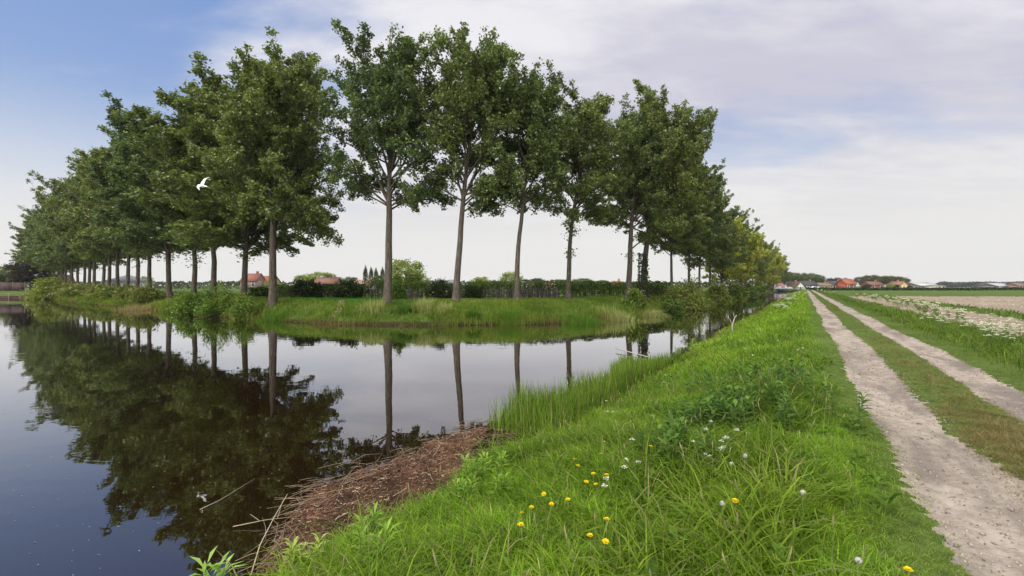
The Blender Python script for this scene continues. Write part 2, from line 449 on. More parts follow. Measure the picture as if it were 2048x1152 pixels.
    field(3600, 1.36, 2.30, 0.5, 8, 200, lambda s, t, x, y: np.clip(0.045 + 0.05 * noise2(x, y, 2.6, 1) + 0.03 * noise2(x, y, 7, 2), 0.0, 0.13) * (0.5 + np.clip(1 - np.abs(s - 1.82) / 0.5, 0, 1)), cfun=cstrip, width=0.0075, leanbase=0.9)
    def hv(s, t, x, y):
        return (0.07 + 0.20 * smooth(3.0, 4.2, s)) * (1 + 0.5 * noise2(x, y, 1.2, 1) + 0.3 * noise2(x, y, 3.1, 2))
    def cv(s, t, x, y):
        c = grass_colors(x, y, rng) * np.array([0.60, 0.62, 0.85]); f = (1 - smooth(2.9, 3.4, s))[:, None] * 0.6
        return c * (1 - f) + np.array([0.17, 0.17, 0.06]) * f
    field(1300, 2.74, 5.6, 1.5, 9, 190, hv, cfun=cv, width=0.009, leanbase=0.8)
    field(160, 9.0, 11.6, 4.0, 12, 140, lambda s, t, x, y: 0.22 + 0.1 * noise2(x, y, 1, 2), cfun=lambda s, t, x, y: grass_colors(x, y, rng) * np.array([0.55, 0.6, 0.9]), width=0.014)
    # stray green in the tilled soil
    field(10, 5.4, 40, 6.0, 14, 140, lambda s, t, x, y: np.clip(0.14 * noise2(x, y, 0.7, 5), 0, 0.3), cfun=lambda s, t, x, y: grass_colors(x, y, rng) * 0.6, width=0.016)
    # broad-leaved weeds, and flowering grass stalks
    n = 420; t = rng.uniform(0.8, 12, n); s = rng.uniform(-3.2, 0.5, n); x = s * VX + t * UX; y = s * VY + t * UY; z = ground_z(x, y)
    for i in range(n):
        if y[i] < 1.2: continue
        m = rng.integers(6, 13); a = rng.uniform(0, 6.28, m); L = rng.uniform(0.05, 0.13, m); h = rng.uniform(0.03, 0.16, m); w = L * rng.uniform(0.25, 0.5)
        dx, dy = np.cos(a), np.sin(a); o = np.array([x[i], y[i], z[i]]); p = o + np.stack([dx * 0.02, dy * 0.02, h * 0.6], 1); e = o + np.stack([dx * L, dy * L, h], 1); mid = (p + e) / 2 + [0, 0, 0.02]; q = np.stack([-dy, dx, dx * 0], 1) * w[:, None] * 0.5
        V = np.stack([p, mid + q, e, mid - q], 1).reshape(-1, 3); c = (np.array([0.055, 0.12, 0.014]) + np.array([0.09, 0.13, 0.02]) * rng.uniform(0, 1, (m, 1))) * rng.uniform(0.7, 1.2)
        mb.add(V, np.arange(m * 4).reshape(-1, 4), None, np.repeat(c, 4, axis=0))
    n = 260; t = rng.uniform(0.8, 10, n); s = rng.uniform(-3.0, 0.3, n); x = s * VX + t * UX; y = s * VY + t * UY; z = ground_z(x, y)
    for i in range(n):
        if y[i] < 1.6: continue
        h = rng.uniform(0.3, 0.5); d = rng.normal(0, 0.09, 2); o = np.array([x[i], y[i], z[i]]); tip = o + [d[0], d[1], h]; g = np.array([0.30, 0.33, 0.13]) * rng.uniform(0.7, 1.2)
        mb.tube([o, o + [d[0] * 0.3, d[1] * 0.3, h * 0.55], tip], [0.0018, 0.0015, 0.001], 3, g, cap=False)
        mb.tube([tip - np.array([d[0], d[1], h]) * 0.16, tip - np.array([d[0], d[1], h]) * 0.06, tip], [0.002, 0.006, 0.001], 4, np.array([0.34, 0.31, 0.15]) * rng.uniform(0.7, 1.2), cap=False)
    tag(obj('grass', mb.mesh('grass', M['grass'])), 'lush green meadow grass along the canal bank and the track', 'grass', kind='stuff')
near_grass()

def bank_grass():
    rng = np.random.default_rng(5); mb = MB(); n = 105000
    # points along the far shoreline
    pts = FARP[3:19]; seg = np.diff(pts, axis=0); L = np.hypot(seg[:, 0], seg[:, 1])
    cen = (pts[:-1] + pts[1:]) / 2; dist = np.hypot(cen[:, 0], cen[:, 1])
    wgt = L / dist ** 1.4; wgt /= wgt.sum()
    k = rng.choice(len(L), n, p=wgt); u = rng.uniform(0, 1, n)
    p = pts[k] + seg[k] * u[:, None]
    nrm = np.stack([-seg[k][:, 1], seg[k][:, 0]], 1) / L[k][:, None]
    d = rng.uniform(0, 1, n) ** 1.3 * 10.5 - 0.35
    sg = np.sign(far_dist(p[:, 0] + nrm[:, 0], p[:, 1] + nrm[:, 1]))[:, None]
    p = p + nrm * sg * d[:, None]
    x, y = p[:, 0], p[:, 1]; fd = far_dist(x, y)
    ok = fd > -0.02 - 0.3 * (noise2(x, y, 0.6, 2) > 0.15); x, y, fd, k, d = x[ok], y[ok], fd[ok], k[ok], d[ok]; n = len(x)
    D = np.hypot(x, y)
    h = 0.27 + 0.16 * noise2(x, y, 1.1, 1) + 0.1 * noise2(x, y, 2.7, 2)
    reedy = np.clip(noise2(x, y, 0.55, 2) + 0.25, 0, 1) * (1 - smooth(0.6, 1.6, fd))
    h = h * (1 - 0.72 * smooth(2.8, 4.4, fd)) + 0.45 * reedy
    tall = np.clip(noise2(x, y, 0.33, 4) - 0.1, 0, 1) * smooth(1, 1.6, fd) * (1 - smooth(3, 4, fd))
    h = h + 0.35 * tall
    h = h * rng.uniform(0.6, 1.25, n)
    kk = np.clip(0.5 + 0.4 * noise2(x, y, 0.7, 3) + rng.normal(0, 0.2, n), 0, 1)[:, None]
    c = np.array([0.085, 0.15, 0.016]) * (1 - kk) + np.array([0.22, 0.29, 0.04]) * kk
    st_ = (np.clip(tall * 1.6, 0, 0.75) * (rng.uniform(0, 1, n) < 0.6))[:, None]
    c = c * (1 - st_) + np.array([0.36, 0.38, 0.14]) * st_
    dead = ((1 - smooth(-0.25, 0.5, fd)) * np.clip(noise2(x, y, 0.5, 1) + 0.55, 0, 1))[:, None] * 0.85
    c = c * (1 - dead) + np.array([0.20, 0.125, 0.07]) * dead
    dk = np.clip(noise2(x, y, 0.8, 5) - 0.1, 0, 0.7)[:, None]; c = c * (1 - dk) + np.array([0.05, 0.10, 0.012]) * dk
    lush = ((fd > 3.2) & (x > -18) & (x < -8))[:, None]
    c = np.where(lush, np.array([0.06, 0.2, 0.012]), c) * rng.uniform(0.8, 1.2, (n, 1))
    z = ground_z(x, y) - 0.02
    blades(mb, np.stack([x, y, np.maximum(z, ZW - 0.1)], 1), h, 0.0011 * D * rng.uniform(0.6, 1.3, n), rng.uniform(0, 6.28, n), np.abs(rng.normal(0.35, 0.25, n)), c, rng)
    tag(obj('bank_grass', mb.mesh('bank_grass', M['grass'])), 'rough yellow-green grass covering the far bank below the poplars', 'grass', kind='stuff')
bank_grass()

def reeds():
    rng = np.random.default_rng(8); mb = MB(); n = 13000
    t = 5.0 + rng.uniform(0, 1, n) ** 0.8 * 8.5; s = rng.uniform(-4.75, -3.15, n)
    edge = -4.35 - 0.32 * np.sin((t - 5) * 0.9) + 0.15 * np.sin(t * 3.1)
    clump = noise2(s * 1.0, t, 2.2, 1)
    ok = (s > edge) & (clump > -0.75) & (rng.uniform(0, 1, n) < 1 - 0.6 * smooth(-3.6, -3.15, s))
    ok &= (t > 6.2 + 0.9 * (s + 4.75) * -0.2)
    s, t = s[ok], t[ok]; n = len(s)
    x = s * VX + t * UX; y = s * VY + t * UY
    z = np.maximum(ground_z(x, y), ZW - 0.15)
    h = (0.66 + 0.14 * noise2(x, y, 1.9, 2)) * rng.uniform(0.5, 1.2, n) * (1 - 0.25 * smooth(9, 13, t))
    k = rng.uniform(0, 1, (n, 1))
    c = (np.array([0.07, 0.155, 0.015]) * (1 - k) + np.array([0.23, 0.33, 0.045]) * k) * rng.uniform(0.55, 1.2, (n, 1))
    dead = (rng.uniform(0, 1, n) < 0.06)[:, None]
    c = np.where(dead, np.array([0.3, 0.24, 0.12]), c)
    blades(mb, np.stack([x, y, z], 1), h, 0.014 * rng.uniform(0.6, 1.4, n), rng.uniform(0, 6.28, n), np.abs(rng.normal(0.2, 0.16, n)), c, rng)
    tag(obj('reeds', mb.mesh('reeds', M['grass'])), 'fresh upright green reeds growing in the water beside the near bank', 'reeds', kind='stuff')
reeds()

# ------------------------------------------------------------------ trees
def poplar(seed, H=19.5, zb=6.5, Rm=4.4, lean=(0, 0), r0=0.30, limbs=34, leaves=44, leafsize=0.2, extra=(), sprouts=(), forks=3, dark=1.0, az0=None, gap=0.0):
    rng = np.random.default_rng(seed); tb = MB(); cb = MB()
    nz = 15
    zz = np.linspace(0, H * 0.95, nz)
    wob = np.cumsum(rng.normal(0, 0.035, (nz, 2)), axis=0); wob -= wob[0]
    tt = zz / H
    def axis(z):
        k = z / H
        return np.array([lean[0] * k ** 1.7 + np.interp(z, zz, wob[:, 0]), lean[1] * k ** 1.7 + np.interp(z, zz, wob[:, 1]), z])
    def rad(z):
        k = z / H
        return r0 * ((1 - k) ** 0.9 * 0.82 + 0.03) + r0 * 0.55 * math.exp(-z / 0.35)
    zs = np.concatenate([[-0.4, 0, 0.15, 0.35, 0.7, 1.3], np.linspace(2, H * 0.95, 16)])
    tb.tube([axis(max(z, 0)) * [1, 1, 0] + [0, 0, z] for z in zs], [rad(max(z, 0)) for z in zs], 10)
    leafC = []
    lines = []
    def limb(p0, az, el, L, r, curl, droop, nseg=7, lvl=0, twigs=8):
        d = np.array([math.cos(az) * math.cos(el), math.sin(az) * math.cos(el), math.sin(el)])
        P = [np.array(p0, float)]
        for i in range(nseg):
            k = i / nseg
            d = d + np.array([0, 0, curl * (1 - k) * 0.25 - droop * k * 0.45]) + rng.normal(0, 0.07, 3)
            d /= np.linalg.norm(d); P.append(P[-1] + d * L / nseg)
        P = np.array(P); rr = np.linspace(r, max(0.010, r * 0.12), nseg + 1)
        tb.tube(P, rr, 6 if lvl == 0 else 4, cap=False)
        if lvl == 0 and L > 2.2:
            for q in range(2):
                i = rng.integers(2, nseg - 1)
                a2 = az + rng.choice([-1, 1]) * rng.uniform(0.5, 1.1)
                limb(P[i], a2, el * rng.uniform(0.5, 1.0) + 0.1, L * rng.uniform(0.35, 0.55), rr[i] * 0.6, curl, droop * 0.7, 5, 1, max(3, twigs // 2))
        for q in range(twigs):
            k = 0.22 + 0.78 * ((q + rng.uniform(0, 1)) / twigs)
            f = k * nseg; i = min(int(f), nseg - 1); p = P[i] + (P[i + 1] - P[i]) * (f - i)
            dd = (P[i + 1] - P[i]); dd /= np.linalg.norm(dd)
            dd = dd * 0.7 + rng.normal(0, 0.42, 3) + np.array([0, 0, 0.62 - droop * 1.25]); dd /= np.linalg.norm(dd)
            tl = rng.uniform(0.6, 1.45) * (0.8 + 0.3 * (1 - k))
            e = p + dd * tl + np.array([0, 0, -0.1 * tl])
            tb.tube([p, (p + e) / 2 + rng.normal(0, 0.04, 3), e], [0.014, 0.010, 0.005], 3, cap=False)
            n = int(leaves * rng.uniform(0.6, 1.3) * tl)
            u = rng.uniform(0.1, 1.08, n)[:, None]
            c = p + (e - p) * (0.25 + 0.8 * u ** 0.6) + rng.normal(0, 0.17, (n, 3)) * (1.0 - 0.3 * u)
            leafC.append(c[np.abs(rng.normal(0, 1, n)) < 2.2])
    ga = 2.39996
    a = rng.uniform(0, 6.28) if az0 is None else az0
    for i in range(limbs):
        k = (i + rng.uniform(-0.3, 0.3)) / limbs; k = max(0, k) ** 0.92
        z = zb + (H * 0.82 - zb) * k
        a += ga + rng.normal(0, 0.25)
        env = Rm * (0.85 + 0.75 * k - 1.15 * k * k) if k > 0.1 else Rm * rng.uniform(0.6, 1.0)
        L = max(1.1, env * rng.uniform(0.8, 1.22))
        el = 0.52 + 0.62 * k + rng.normal(0, 0.12)
        dr = max(0, 0.55 - 1.6 * k) * rng.uniform(0.4, 1.5)
        L = L / math.cos(min(el, 1.13)) * 0.84
        if rng.uniform() < gap: continue
        limb(axis(z), a, el, L, rad(z) * 0.42 + 0.012, 0.35, dr, twigs=int(5 + 2.3 * L))
    for i in range(forks):      # strong, steep leaders that carry the crown
        z = zb + (H - zb) * rng.uniform(0.02, 0.3); a += ga
        limb(axis(z), a, rng.uniform(1.0, 1.22), (H - z) * rng.uniform(0.6, 0.88), rad(z) * 0.55, 0.3, 0, 9, 0, 15)
    limb(axis(H * 0.88), 0, 1.5, H * 0.13, 0.04, 0.2, 0, 5, 1, 10)
    for (z, az, el, L, dr) in extra:
        limb(axis(z), az, el, L, rad(z) * 0.4, 0.2, dr, 9, 0, int(6 + 2.4 * L))
    for (z, n, rsp) in sprouts:
        c = axis(z) + rng.normal(0, 1, (n, 3)) * [rsp, rsp, rsp * 1.2]; leafC.append(c)
        for q in range(6): tb.tube([axis(z), axis(z) + rng.normal(0, rsp, 3)], [0.012, 0.005], 3, cap=False)
    C = np.concatenate(leafC)
    zt = np.percentile(C[:, 2], 99.85); zmid = zb * 0.9
    def squash(V):
        V = np.array(V, float); up_ = V[:, 2] > zmid
        V[up_, 2] = zmid + (V[up_, 2] - zmid) * (H - zmid) / (zt - zmid); return V
    tb.v = [squash(v).astype(np.float32) for v in tb.v]; C = squash(C)
    k = rng.uniform(0, 1, (len(C), 1))
    cl = np.clip(0.5 + 0.5 * np.sin(C[:, :1] * 1.3 + seed) * np.sin(C[:, 1:2] * 1.1 + 2) * np.sin(C[:, 2:] * 0.9 + 1) + rng.normal(0, 0.2, (len(C), 1)), 0, 1)
    colr = (np.array([0.070, 0.108, 0.028]) * (1 - cl) + np.array([0.185, 0.25, 0.068]) * cl) * (0.75 + 0.5 * k) * dark
    pale = rng.uniform(0, 1, (len(C), 1)) < 0.07
    colr = np.where(pale, np.array([0.20, 0.22, 0.14]), colr)
    leaf_quads(cb, C, leafsize, rng, None, None, up=0.25, colors=colr)
    return tb.mesh('trunk', M['bark'], True), cb.mesh('crown', M['leaf'])

def place_tree(name, meshes, loc, label, cat='tree', group=None, rz=0.0, sc=None):
    t = thing(name, loc, label, cat, group, rz, sc)
    obj('trunk', meshes[0], t); obj('crown', meshes[1], t); return t

PI = math.pi
def front_tree(px, Y, top, label, **kw):
    x = at(px, Y); z = gz(x, Y) - 0.02; H = zat(top, Y) - z
    ms = poplar(H=H, **kw)
    co = np.empty(len(ms[1].vertices) * 3, np.float32); ms[1].vertices.foreach_get('co', co); co = co.reshape(-1, 3)
    f = 1.0
    for it in range(12):
        py = H0 - F * (co[:, 2] * f + z - CZ) / (Y + co[:, 1])
        f *= 1 + (np.percentile(py, 0.12) - top) / F * Y / H * 0.8
    return place_tree('poplar_tree', ms, (x, Y, z), label, group='poplars along the canal bank', sc=(1, 1, f))
GR = 'poplars along the canal bank'
front_tree(545, 34.0, 92, 'tall dense poplar left of the wide gap, low branches drooping to the right', seed=11, zb=6.2, Rm=5.4, r0=0.34, limbs=48, leaves=62, leafsize=0.185,
           extra=((6.6, 0.1, 0.15, 5.2, 1.0), (7.6, -0.5, 0.3, 5.0, 0.75), (6.8, 0.7, 0.25, 4.6, 0.9), (5.9, 0.3, 0.1, 3.6, 0.8), (7.2, PI, 0.2, 4.5, 0.6)))
front_tree(775, 31.4, 48, 'tallest poplar, forking into many steep limbs, alone at the right of the wide gap', seed=12, gap=0.12, leaves=52, leafsize=0.18, zb=6.7, Rm=4.5, r0=0.33, limbs=32, forks=7, lean=(0.5, 0),
           extra=((7.0, PI - 0.2, 0.55, 4.4, 0.35), (7.0, 0.15, 0.55, 4.2, 1.0), (7.4, 0.5, 0.5, 4.2, 0.9), (14.5, 2.8, 0.9, 4.8, 0), (13.5, 0.3, 0.95, 4.6, 0)))
front_tree(912, 31.2, 56, 'poplar leaning slightly right, second to the right of the wide gap', seed=13, gap=0.12, leaves=52, leafsize=0.18, zb=6.6, Rm=3.9, r0=0.28, limbs=30, forks=7, lean=(1.9, 0),
           extra=((6.9, 0.1, 0.6, 4.2, 1.1), (6.2, 0.6, 0.5, 3.2, 1.0), (12, 0.2, 0.9, 4.2, 0)))
front_tree(1035, 32.0, 128, 'medium poplar between the leaning poplar and the one with a tuft on its trunk', seed=14, gap=0.12, leaves=52, leafsize=0.18, zb=6.6, Rm=3.9, r0=0.24, limbs=29, forks=6, lean=(1.3, 0),
           extra=((6.4, PI, 0.6, 3.6, 0.9), (7.6, 0.1, 0.7, 3.6, 0.8)))
front_tree(1136, 36.5, 155, 'slim poplar with a small leafy tuft halfway up its bare trunk', seed=15, gap=0.12, leaves=52, leafsize=0.18, zb=6.4, Rm=4.2, r0=0.25, limbs=29, forks=6, lean=(2.0, 0),
           extra=((6.8, 0.2, 0.6, 4.0, 1.0), (6.9, PI, 0.7, 3.4, 0.8)), sprouts=((3.8, 70, 0.22), (5.8, 120, 0.35)))
front_tree(1256, 42.0, 190, 'poplar with thick pale trunk and long bough slanting right, beside the ivy-clad one', seed=16, gap=0.12, leaves=52, leafsize=0.18, zb=7.2, Rm=4.6, r0=0.33, limbs=31, forks=6, lean=(1.2, 0),
           extra=((7.0, 0.05, 0.85, 7.5, 0.0), (5.0, 0.1, 0.65, 3.4, 0.2), (8.0, PI, 0.6, 4.2, 1.0)), sprouts=((4.4, 80, 0.3),))
tiv = front_tree(1286, 44.0, 170, 'massive poplar with ivy wrapped round its trunk', seed=17, zb=6.5, Rm=6.2, r0=0.36, limbs=48, leaves=60, leafsize=0.19, forks=5, lean=(4.8, 0),
           extra=((6.5, 0.1, 0.5, 6.5, 0.7), (9, 0.0, 0.6, 8.0, 0.1), (12, -0.2, 0.7, 7.0, 0.0), (7.5, 0.4, 0.5, 6.5, 0.5)))
def ivy():
    rng = np.random.default_rng(4); b = MB(); n = 1500
    z = rng.uniform(0, 1, n) ** 1.1 * 4.6; a = rng.uniform(0, 6.28, n); r = 0.36 + np.abs(rng.normal(0, 0.14, n)) * (1 - z / 7)
    leaf_quads(b, np.stack([np.cos(a) * r, np.sin(a) * r, z], 1), 0.17, rng, (0.015, 0.035, 0.008), (0.04, 0.075, 0.014))
    tag(obj('ivy', b.mesh('ivy', M['leaf']), tiv), 'dark ivy clinging to the lower trunk')
ivy()

row = [poplar(seed=31, r0=0.235, forks=6, H=19.5, zb=5.0, Rm=5.2, limbs=48, leaves=66, leafsize=0.19, extra=((6, 0.5, 0.3, 4, 0.8), (6, 3.5, 0.3, 4, 0.8)), sprouts=((4.6, 120, 0.35),)),
       poplar(seed=32, r0=0.235, forks=6, H=19.3, zb=5.2, Rm=5.2, limbs=48, leaves=66, leafsize=0.19, extra=((6, 1.5, 0.3, 4, 0.8),)),
       poplar(seed=33, r0=0.235, forks=6, H=19.6, zb=5.3, Rm=5.3, limbs=50, leaves=64, leafsize=0.19, sprouts=((5.2, 140, 0.4), (4.0, 60, 0.25))),
       poplar(seed=34, r0=0.235, forks=6, H=19.2, zb=4.9, Rm=5.4, limbs=50, leaves=64, leafsize=0.19, lean=(0.8, 0.3))]
ORD = ['second', 'third', 'fourth', 'fifth', 'sixth', 'seventh', 'eighth', 'ninth', 'tenth', 'eleventh', 'twelfth']
def left_row():
    rng = np.random.default_rng(21)
    base = np.array([-18.1, 34.0]); d = np.array([-0.772, 0.636])
    ts = [6.3, 12.2, 18.6, 24.3, 30.2, 36.5, 42.5, 48, 54.5, 60.5, 67, 73, 79, 85, 91.5, 98, 104, 110, 117, 123, 130, 137, 144, 151]
    protos = {}
    for i, t in enumerate(ts):
        p = base + d * t + rng.normal(0, 0.25, 2)
        x, y = p; z = gz(x, y) - 0.05
        k = i % 4; s = rng.uniform(0.97, 1.03); s = (s * 1.30, s * 1.30, s * float(np.interp(t, [5, 14, 26, 60, 150], [0.86, 0.88, 0.99, 1.06, 1.0])))
        lab = f'dense dark poplar in the left row, {ORD[i]} trunk left of the wide gap' if i < 11 else 'dark poplar in the far left end of the row, where trunks and crowns merge'
        rz = rng.uniform(0, 6.28)
        if k not in protos: protos[k] = place_tree('poplar_tree', row[k], (x, y, z), lab, 'tree', GR, rz, s)
        else: dup(protos[k], (x, y, z), lab, rz, s)
    return protos
protos = left_row()
def right_row():
    rng = np.random.default_rng(22)
    base = np.array([12.9, 44.0]); d = np.array([0.556, 0.831])
    gold = []
    for k in (0, 1):
        m = poplar(seed=41 + k, H=15.0, zb=2.2, Rm=4.5, limbs=36, leaves=44, leafsize=0.24, lean=(3.0, 0))
        gm = leaf_mat('golden_leaf', 0.35, 0.55, tint=(2.9, 2.2, 1.4)); m[1].materials.clear(); m[1].materials.append(gm); gold.append(m)
    ts = [11.5, 16.5, 25.5, 31, 38, 45.5, 53, 60, 68, 76, 84, 93, 102, 111, 121, 131, 142, 153, 165, 178, 191, 205, 219]
    gp = {}
    golds = {4: 12.3, 7: 13.2, 9: 14.2, 12: 13.0, 15: 14.0, 17: 14.0}
    names = ['first trunk beyond the ivy-clad poplar', 'second trunk beyond the ivy-clad poplar', 'third trunk beyond the ivy-clad poplar', 'fourth trunk beyond the ivy-clad poplar', 'unused']
    gn = iter(['nearest golden-leaved tree, hanging low in front of the green poplars on the right', 'brightest and largest golden-leaved tree in the middle of the right row',
               'golden-leaved tree just behind the brightest one in the right row', 'golden-leaved tree over the bushes towards the far end of the right row'])
    for i, t in enumerate(ts):
        p = base + d * t + rng.normal(0, 0.3, 2); x, y = p
        if i in golds:
            # golden trees lean out towards the canal
            x += 1.0 * VX; y += 1.0 * VY; z = gz(x, y) - 0.05; s = golds[i] / 15.0
            k = i % 2; lab = next(gn, 'small golden-leaved tree at the far end of the right row'); rz = math.atan2(VY, VX) + rng.normal(0, 0.25)
            if k not in gp: gp[k] = place_tree('golden_tree', gold[k], (x, y, z), lab, 'tree', 'golden trees in the right row', rz, s)
            else: dup(gp[k], (x, y, z), lab, rz, s)
        else:
            z = gz(x, y) - 0.05; k = (i + 1) % 4
            s = float(np.interp(t, [11, 26, 40, 220], [0.94, 0.88, 0.81, 0.77])) * rng.uniform(0.96, 1.04)
            lab = f'poplar of the right row, {names[i]}' if i < 4 else 'green poplar in the receding far part of the right row, overlapped by its neighbours'
            dup(protos[k], (x, y, z), lab, rng.uniform(0, 6.28), s)
right_row()

def round_tree(seed, H, Rm, colA, colB, n=5200, leaf=0.45, zb=0.22, shape='round'):
    rng = np.random.default_rng(seed); tb = MB(); cb = MB()
    tb.tube([(0, 0, -0.3), (0.05, 0, H * 0.25), (0.1, 0.05, H * 0.6)], [H * 0.03, H * 0.022, H * 0.008], 7)
    for i in range(7):
        a = i * 2.4; z = H * (zb + 0.06 * i)
        tb.tube([(0, 0, z), (math.cos(a) * Rm * 0.4, math.sin(a) * Rm * 0.4, z + H * 0.16), (math.cos(a) * Rm * 0.7, math.sin(a) * Rm * 0.7, z + H * 0.22)], [H * 0.012, H * 0.007, H * 0.003], 4, cap=False)
    m = 85; cc = rng.normal(0, 1, (m, 3)); cc /= np.linalg.norm(cc, axis=1, keepdims=True); cc *= rng.uniform(0.45, 1.0, (m, 1)) ** 0.6
    hz = H * (1 - zb) / 2
    if shape == 'column': cc[:, :2] *= (1 - 0.75 * np.abs(cc[:, 2:]) ** 1.5)
    cen = np.stack([cc[:, 0] * Rm * 0.86, cc[:, 1] * Rm * 0.86, H * zb + hz + cc[:, 2] * hz * 0.9], 1)
    idx = rng.integers(0, m, n); C = cen[idx] + rng.normal(0, 1, (n, 3)) * np.array([Rm * 0.13, Rm * 0.13, hz * 0.10])
    k = np.clip(rng.uniform(0, 1, (m, 1))[idx] + rng.normal(0, 0.2, (n, 1)), 0, 1)
    colr = np.array(colA) * (1 - k) + np.array(colB) * k
    leaf_quads(cb, C, leaf, rng, None, None, up=0.3, colors=colr)
    return tb.mesh('trunk', M['bark'], True), cb.mesh('crown', M['bush'])

def shrub(seed, w, h, colA, colB, n=2600, leaf=0.14, flower=0.0, spiky=False):
    """unit made to real size: half width w, height h"""
    rng = np.random.default_rng(seed); sb = MB(); fb = MB()
    m = max(26, int(26 * w)); cc = rng.normal(0, 1, (m, 3)); cc[:, 2] = np.abs(cc[:, 2]); cc /= np.linalg.norm(cc, axis=1, keepdims=True); cc *= rng.uniform(0.35, 1, (m, 1)) ** 0.5
    cen = cc * np.array([w * 0.88, w * 0.75, h * 0.86]) * rng.uniform(0.85, 1.12, (m, 1))
    for c in cen[::2]: sb.tube([(c[0] * 0.1, c[1] * 0.1, -0.25), (c[0] * 0.5, c[1] * 0.5, c[2] * 0.6), tuple(c)], [0.03, 0.02, 0.006], 4, cap=False)
    idx = rng.integers(0, m, n); C = cen[idx] + rng.normal(0, 1, (n, 3)) * np.array([w * 0.15, w * 0.15, h * 0.11]) * (1.0 if not spiky else 1.3)
    C[:, 2] = np.abs(C[:, 2])
    k = np.clip(rng.uniform(0, 1, (m, 1))[idx] + rng.normal(0, 0.2, (n, 1)), 0, 1)
    colr = np.array(colA) * (1 - k) + np.array(colB) * k
    fl = rng.uniform(0, 1, (n, 1)) < flower
    colr = np.where(fl, np.array([0.62, 0.62, 0.5]), colr)
    leaf_quads(fb, C, leaf, rng, None, None, up=0.45, colors=colr)
    return sb.mesh('stems', M['bark'], True), fb.mesh('foliage', M['bush'])
def place_shrub(name, px, Y, top, hw, label, colA, colB, cat='bush', group=None, seed=None, n=2600, leaf=None, flower=0.0, zbase=None):
    x = at(px, Y); z = max(gz(x, Y), ZW - 0.05) if zbase is None else zbase
    h = max(0.5, zat(top, Y) - z); w = hw / F * Y
    s, f = shrub(seed or int(px * 7 + Y), w, h, colA, colB, n, leaf or max(0.10, 0.0042 * Y), flower)
    t = thing(name, (x, Y, z), label, cat, group); obj('stems', s, t); obj('foliage', f, t); return t
G1, G2 = (0.06, 0.12, 0.014), (0.17, 0.26, 0.035)        # lush
O1, O2 = (0.095, 0.12, 0.024), (0.24, 0.26, 0.06)          # olive
D1, D2 = (0.018, 0.035, 0.010), (0.055, 0.085, 0.022)      # dark
L1, L2 = (0.12, 0.18, 0.03), (0.26, 0.32, 0.07)            # light
gb = 'bushes on the far bank'
place_shrub('bush', 432, 35.5, 566, 36, 'lush green bush with a tall tip below the left poplars', G1, G2, group=gb, n=4200)
place_shrub('bush', 378, 38.5, 574, 36, 'broad green bush left of the tallest lush bush', G1, G2, group=gb, n=3800, flower=0.01)
place_shrub('bush', 493, 32.6, 583, 36, 'low yellow-green bush with white flowers near the water, left of the dense poplar', (0.07, 0.13, 0.015), (0.19, 0.26, 0.04), group=gb, n=3800, flower=0.012)
place_shrub('bush', 300, 50.0, 568, 38, 'dull olive bush at the foot of the left row', O1, O2, group=gb, n=3000)
place_shrub('bush', 262, 55.0, 566, 30, 'small brown-green bush beneath the left row', O1, O2, group=gb)
place_shrub('bush', 205, 64.0, 566, 34, 'olive bush under the merged crowns at the left', O1, O2, group=gb)
place_shrub('bush', 160, 72.0, 563, 36, 'brownish bush beside the yellow-green willow', O1, O2, group=gb)
place_shrub('bush', 225, 60.0, 572, 30, 'low green bush by the water under the left row', G1, O2, group=gb)
place_shrub('willow_bush', 103, 82.0, 549, 38, 'rounded yellow-green willow bush overhanging the water at the far left', (0.13, 0.17, 0.02), (0.27, 0.30, 0.05), n=3600)
gr2 = 'bushes along the right canal'
place_shrub('bush', 1268, 36.5, 567, 27, 'upright grey-green bush in front of the thick pale trunk', O1, G2, group=gr2, n=3000)
place_shrub('bush', 1372, 46.0, 553, 50, 'largest rounded bush overhanging the right canal', O1, (0.24, 0.28, 0.06), group=gr2, n=6000)
place_shrub('bush', 1345, 41.5, 592, 24, 'low tussock bush at the water edge before the largest rounded bush', G1, L1, group=gr2, n=2200)
place_shrub('bush', 1434, 61.0, 566, 27, 'rounded bush behind the largest one on the right canal', O1, (0.24, 0.28, 0.06), group=gr2, n=3600)
place_shrub('bush', 1470, 78.0, 563, 22, 'third rounded bush along the right canal, going away', O1, G2, group=gr2)
place_shrub('bush', 1497, 100.0, 568, 18, 'fourth bush along the right canal, small and green', G1, G2, group=gr2)
place_shrub('bush', 1517, 125.0, 568, 14, 'fifth bush along the right canal, near its far end', O1, G2, group=gr2)
place_shrub('bush', 1535, 170.0, 570, 10, 'tiny farthest bush where the right canal meets the houses', O1, G2, group=gr2)
gh = 'shrubs along the fence'
place_shrub('hawthorn_shrub', 612, 40, 557, 34, 'dark layered shrub between the dense poplar and the wide gap middle', D1, D2, 'shrub', gh, n=4200, flower=0.012)
place_shrub('hawthorn_shrub', 692, 39, 560, 33, 'dark spreading shrub left of the tallest poplar trunk', D1, D2, 'shrub', gh, n=4200, flower=0.012)
place_shrub('hawthorn_shrub', 880, 38, 557, 36, 'dark shrub with flat layers just left of the leaning poplar trunk', D1, D2, 'shrub', gh, n=4200, flower=0.015)
place_shrub('hawthorn_shrub', 945, 38, 562, 20, 'small dark shrub just right of the leaning poplar trunk', D1, D2, 'shrub', gh, n=2600)
place_shrub('hawthorn_shrub', 795, 36.5, 556, 18, 'leafy green shrub hugging the right side of the tallest poplar trunk', G1, G2, 'shrub', gh, n=2600)
place_shrub('hawthorn_shrub', 520, 44, 573, 30, 'dark low shrub behind the dense poplar trunk', D1, G2, 'shrub', gh, n=2600)
place_shrub('dark_hedge', 1318, 55, 562, 40, 'dark clipped hedge block right of the ivy-clad trunk', D1, D2, 'hedge', None, n=5000)

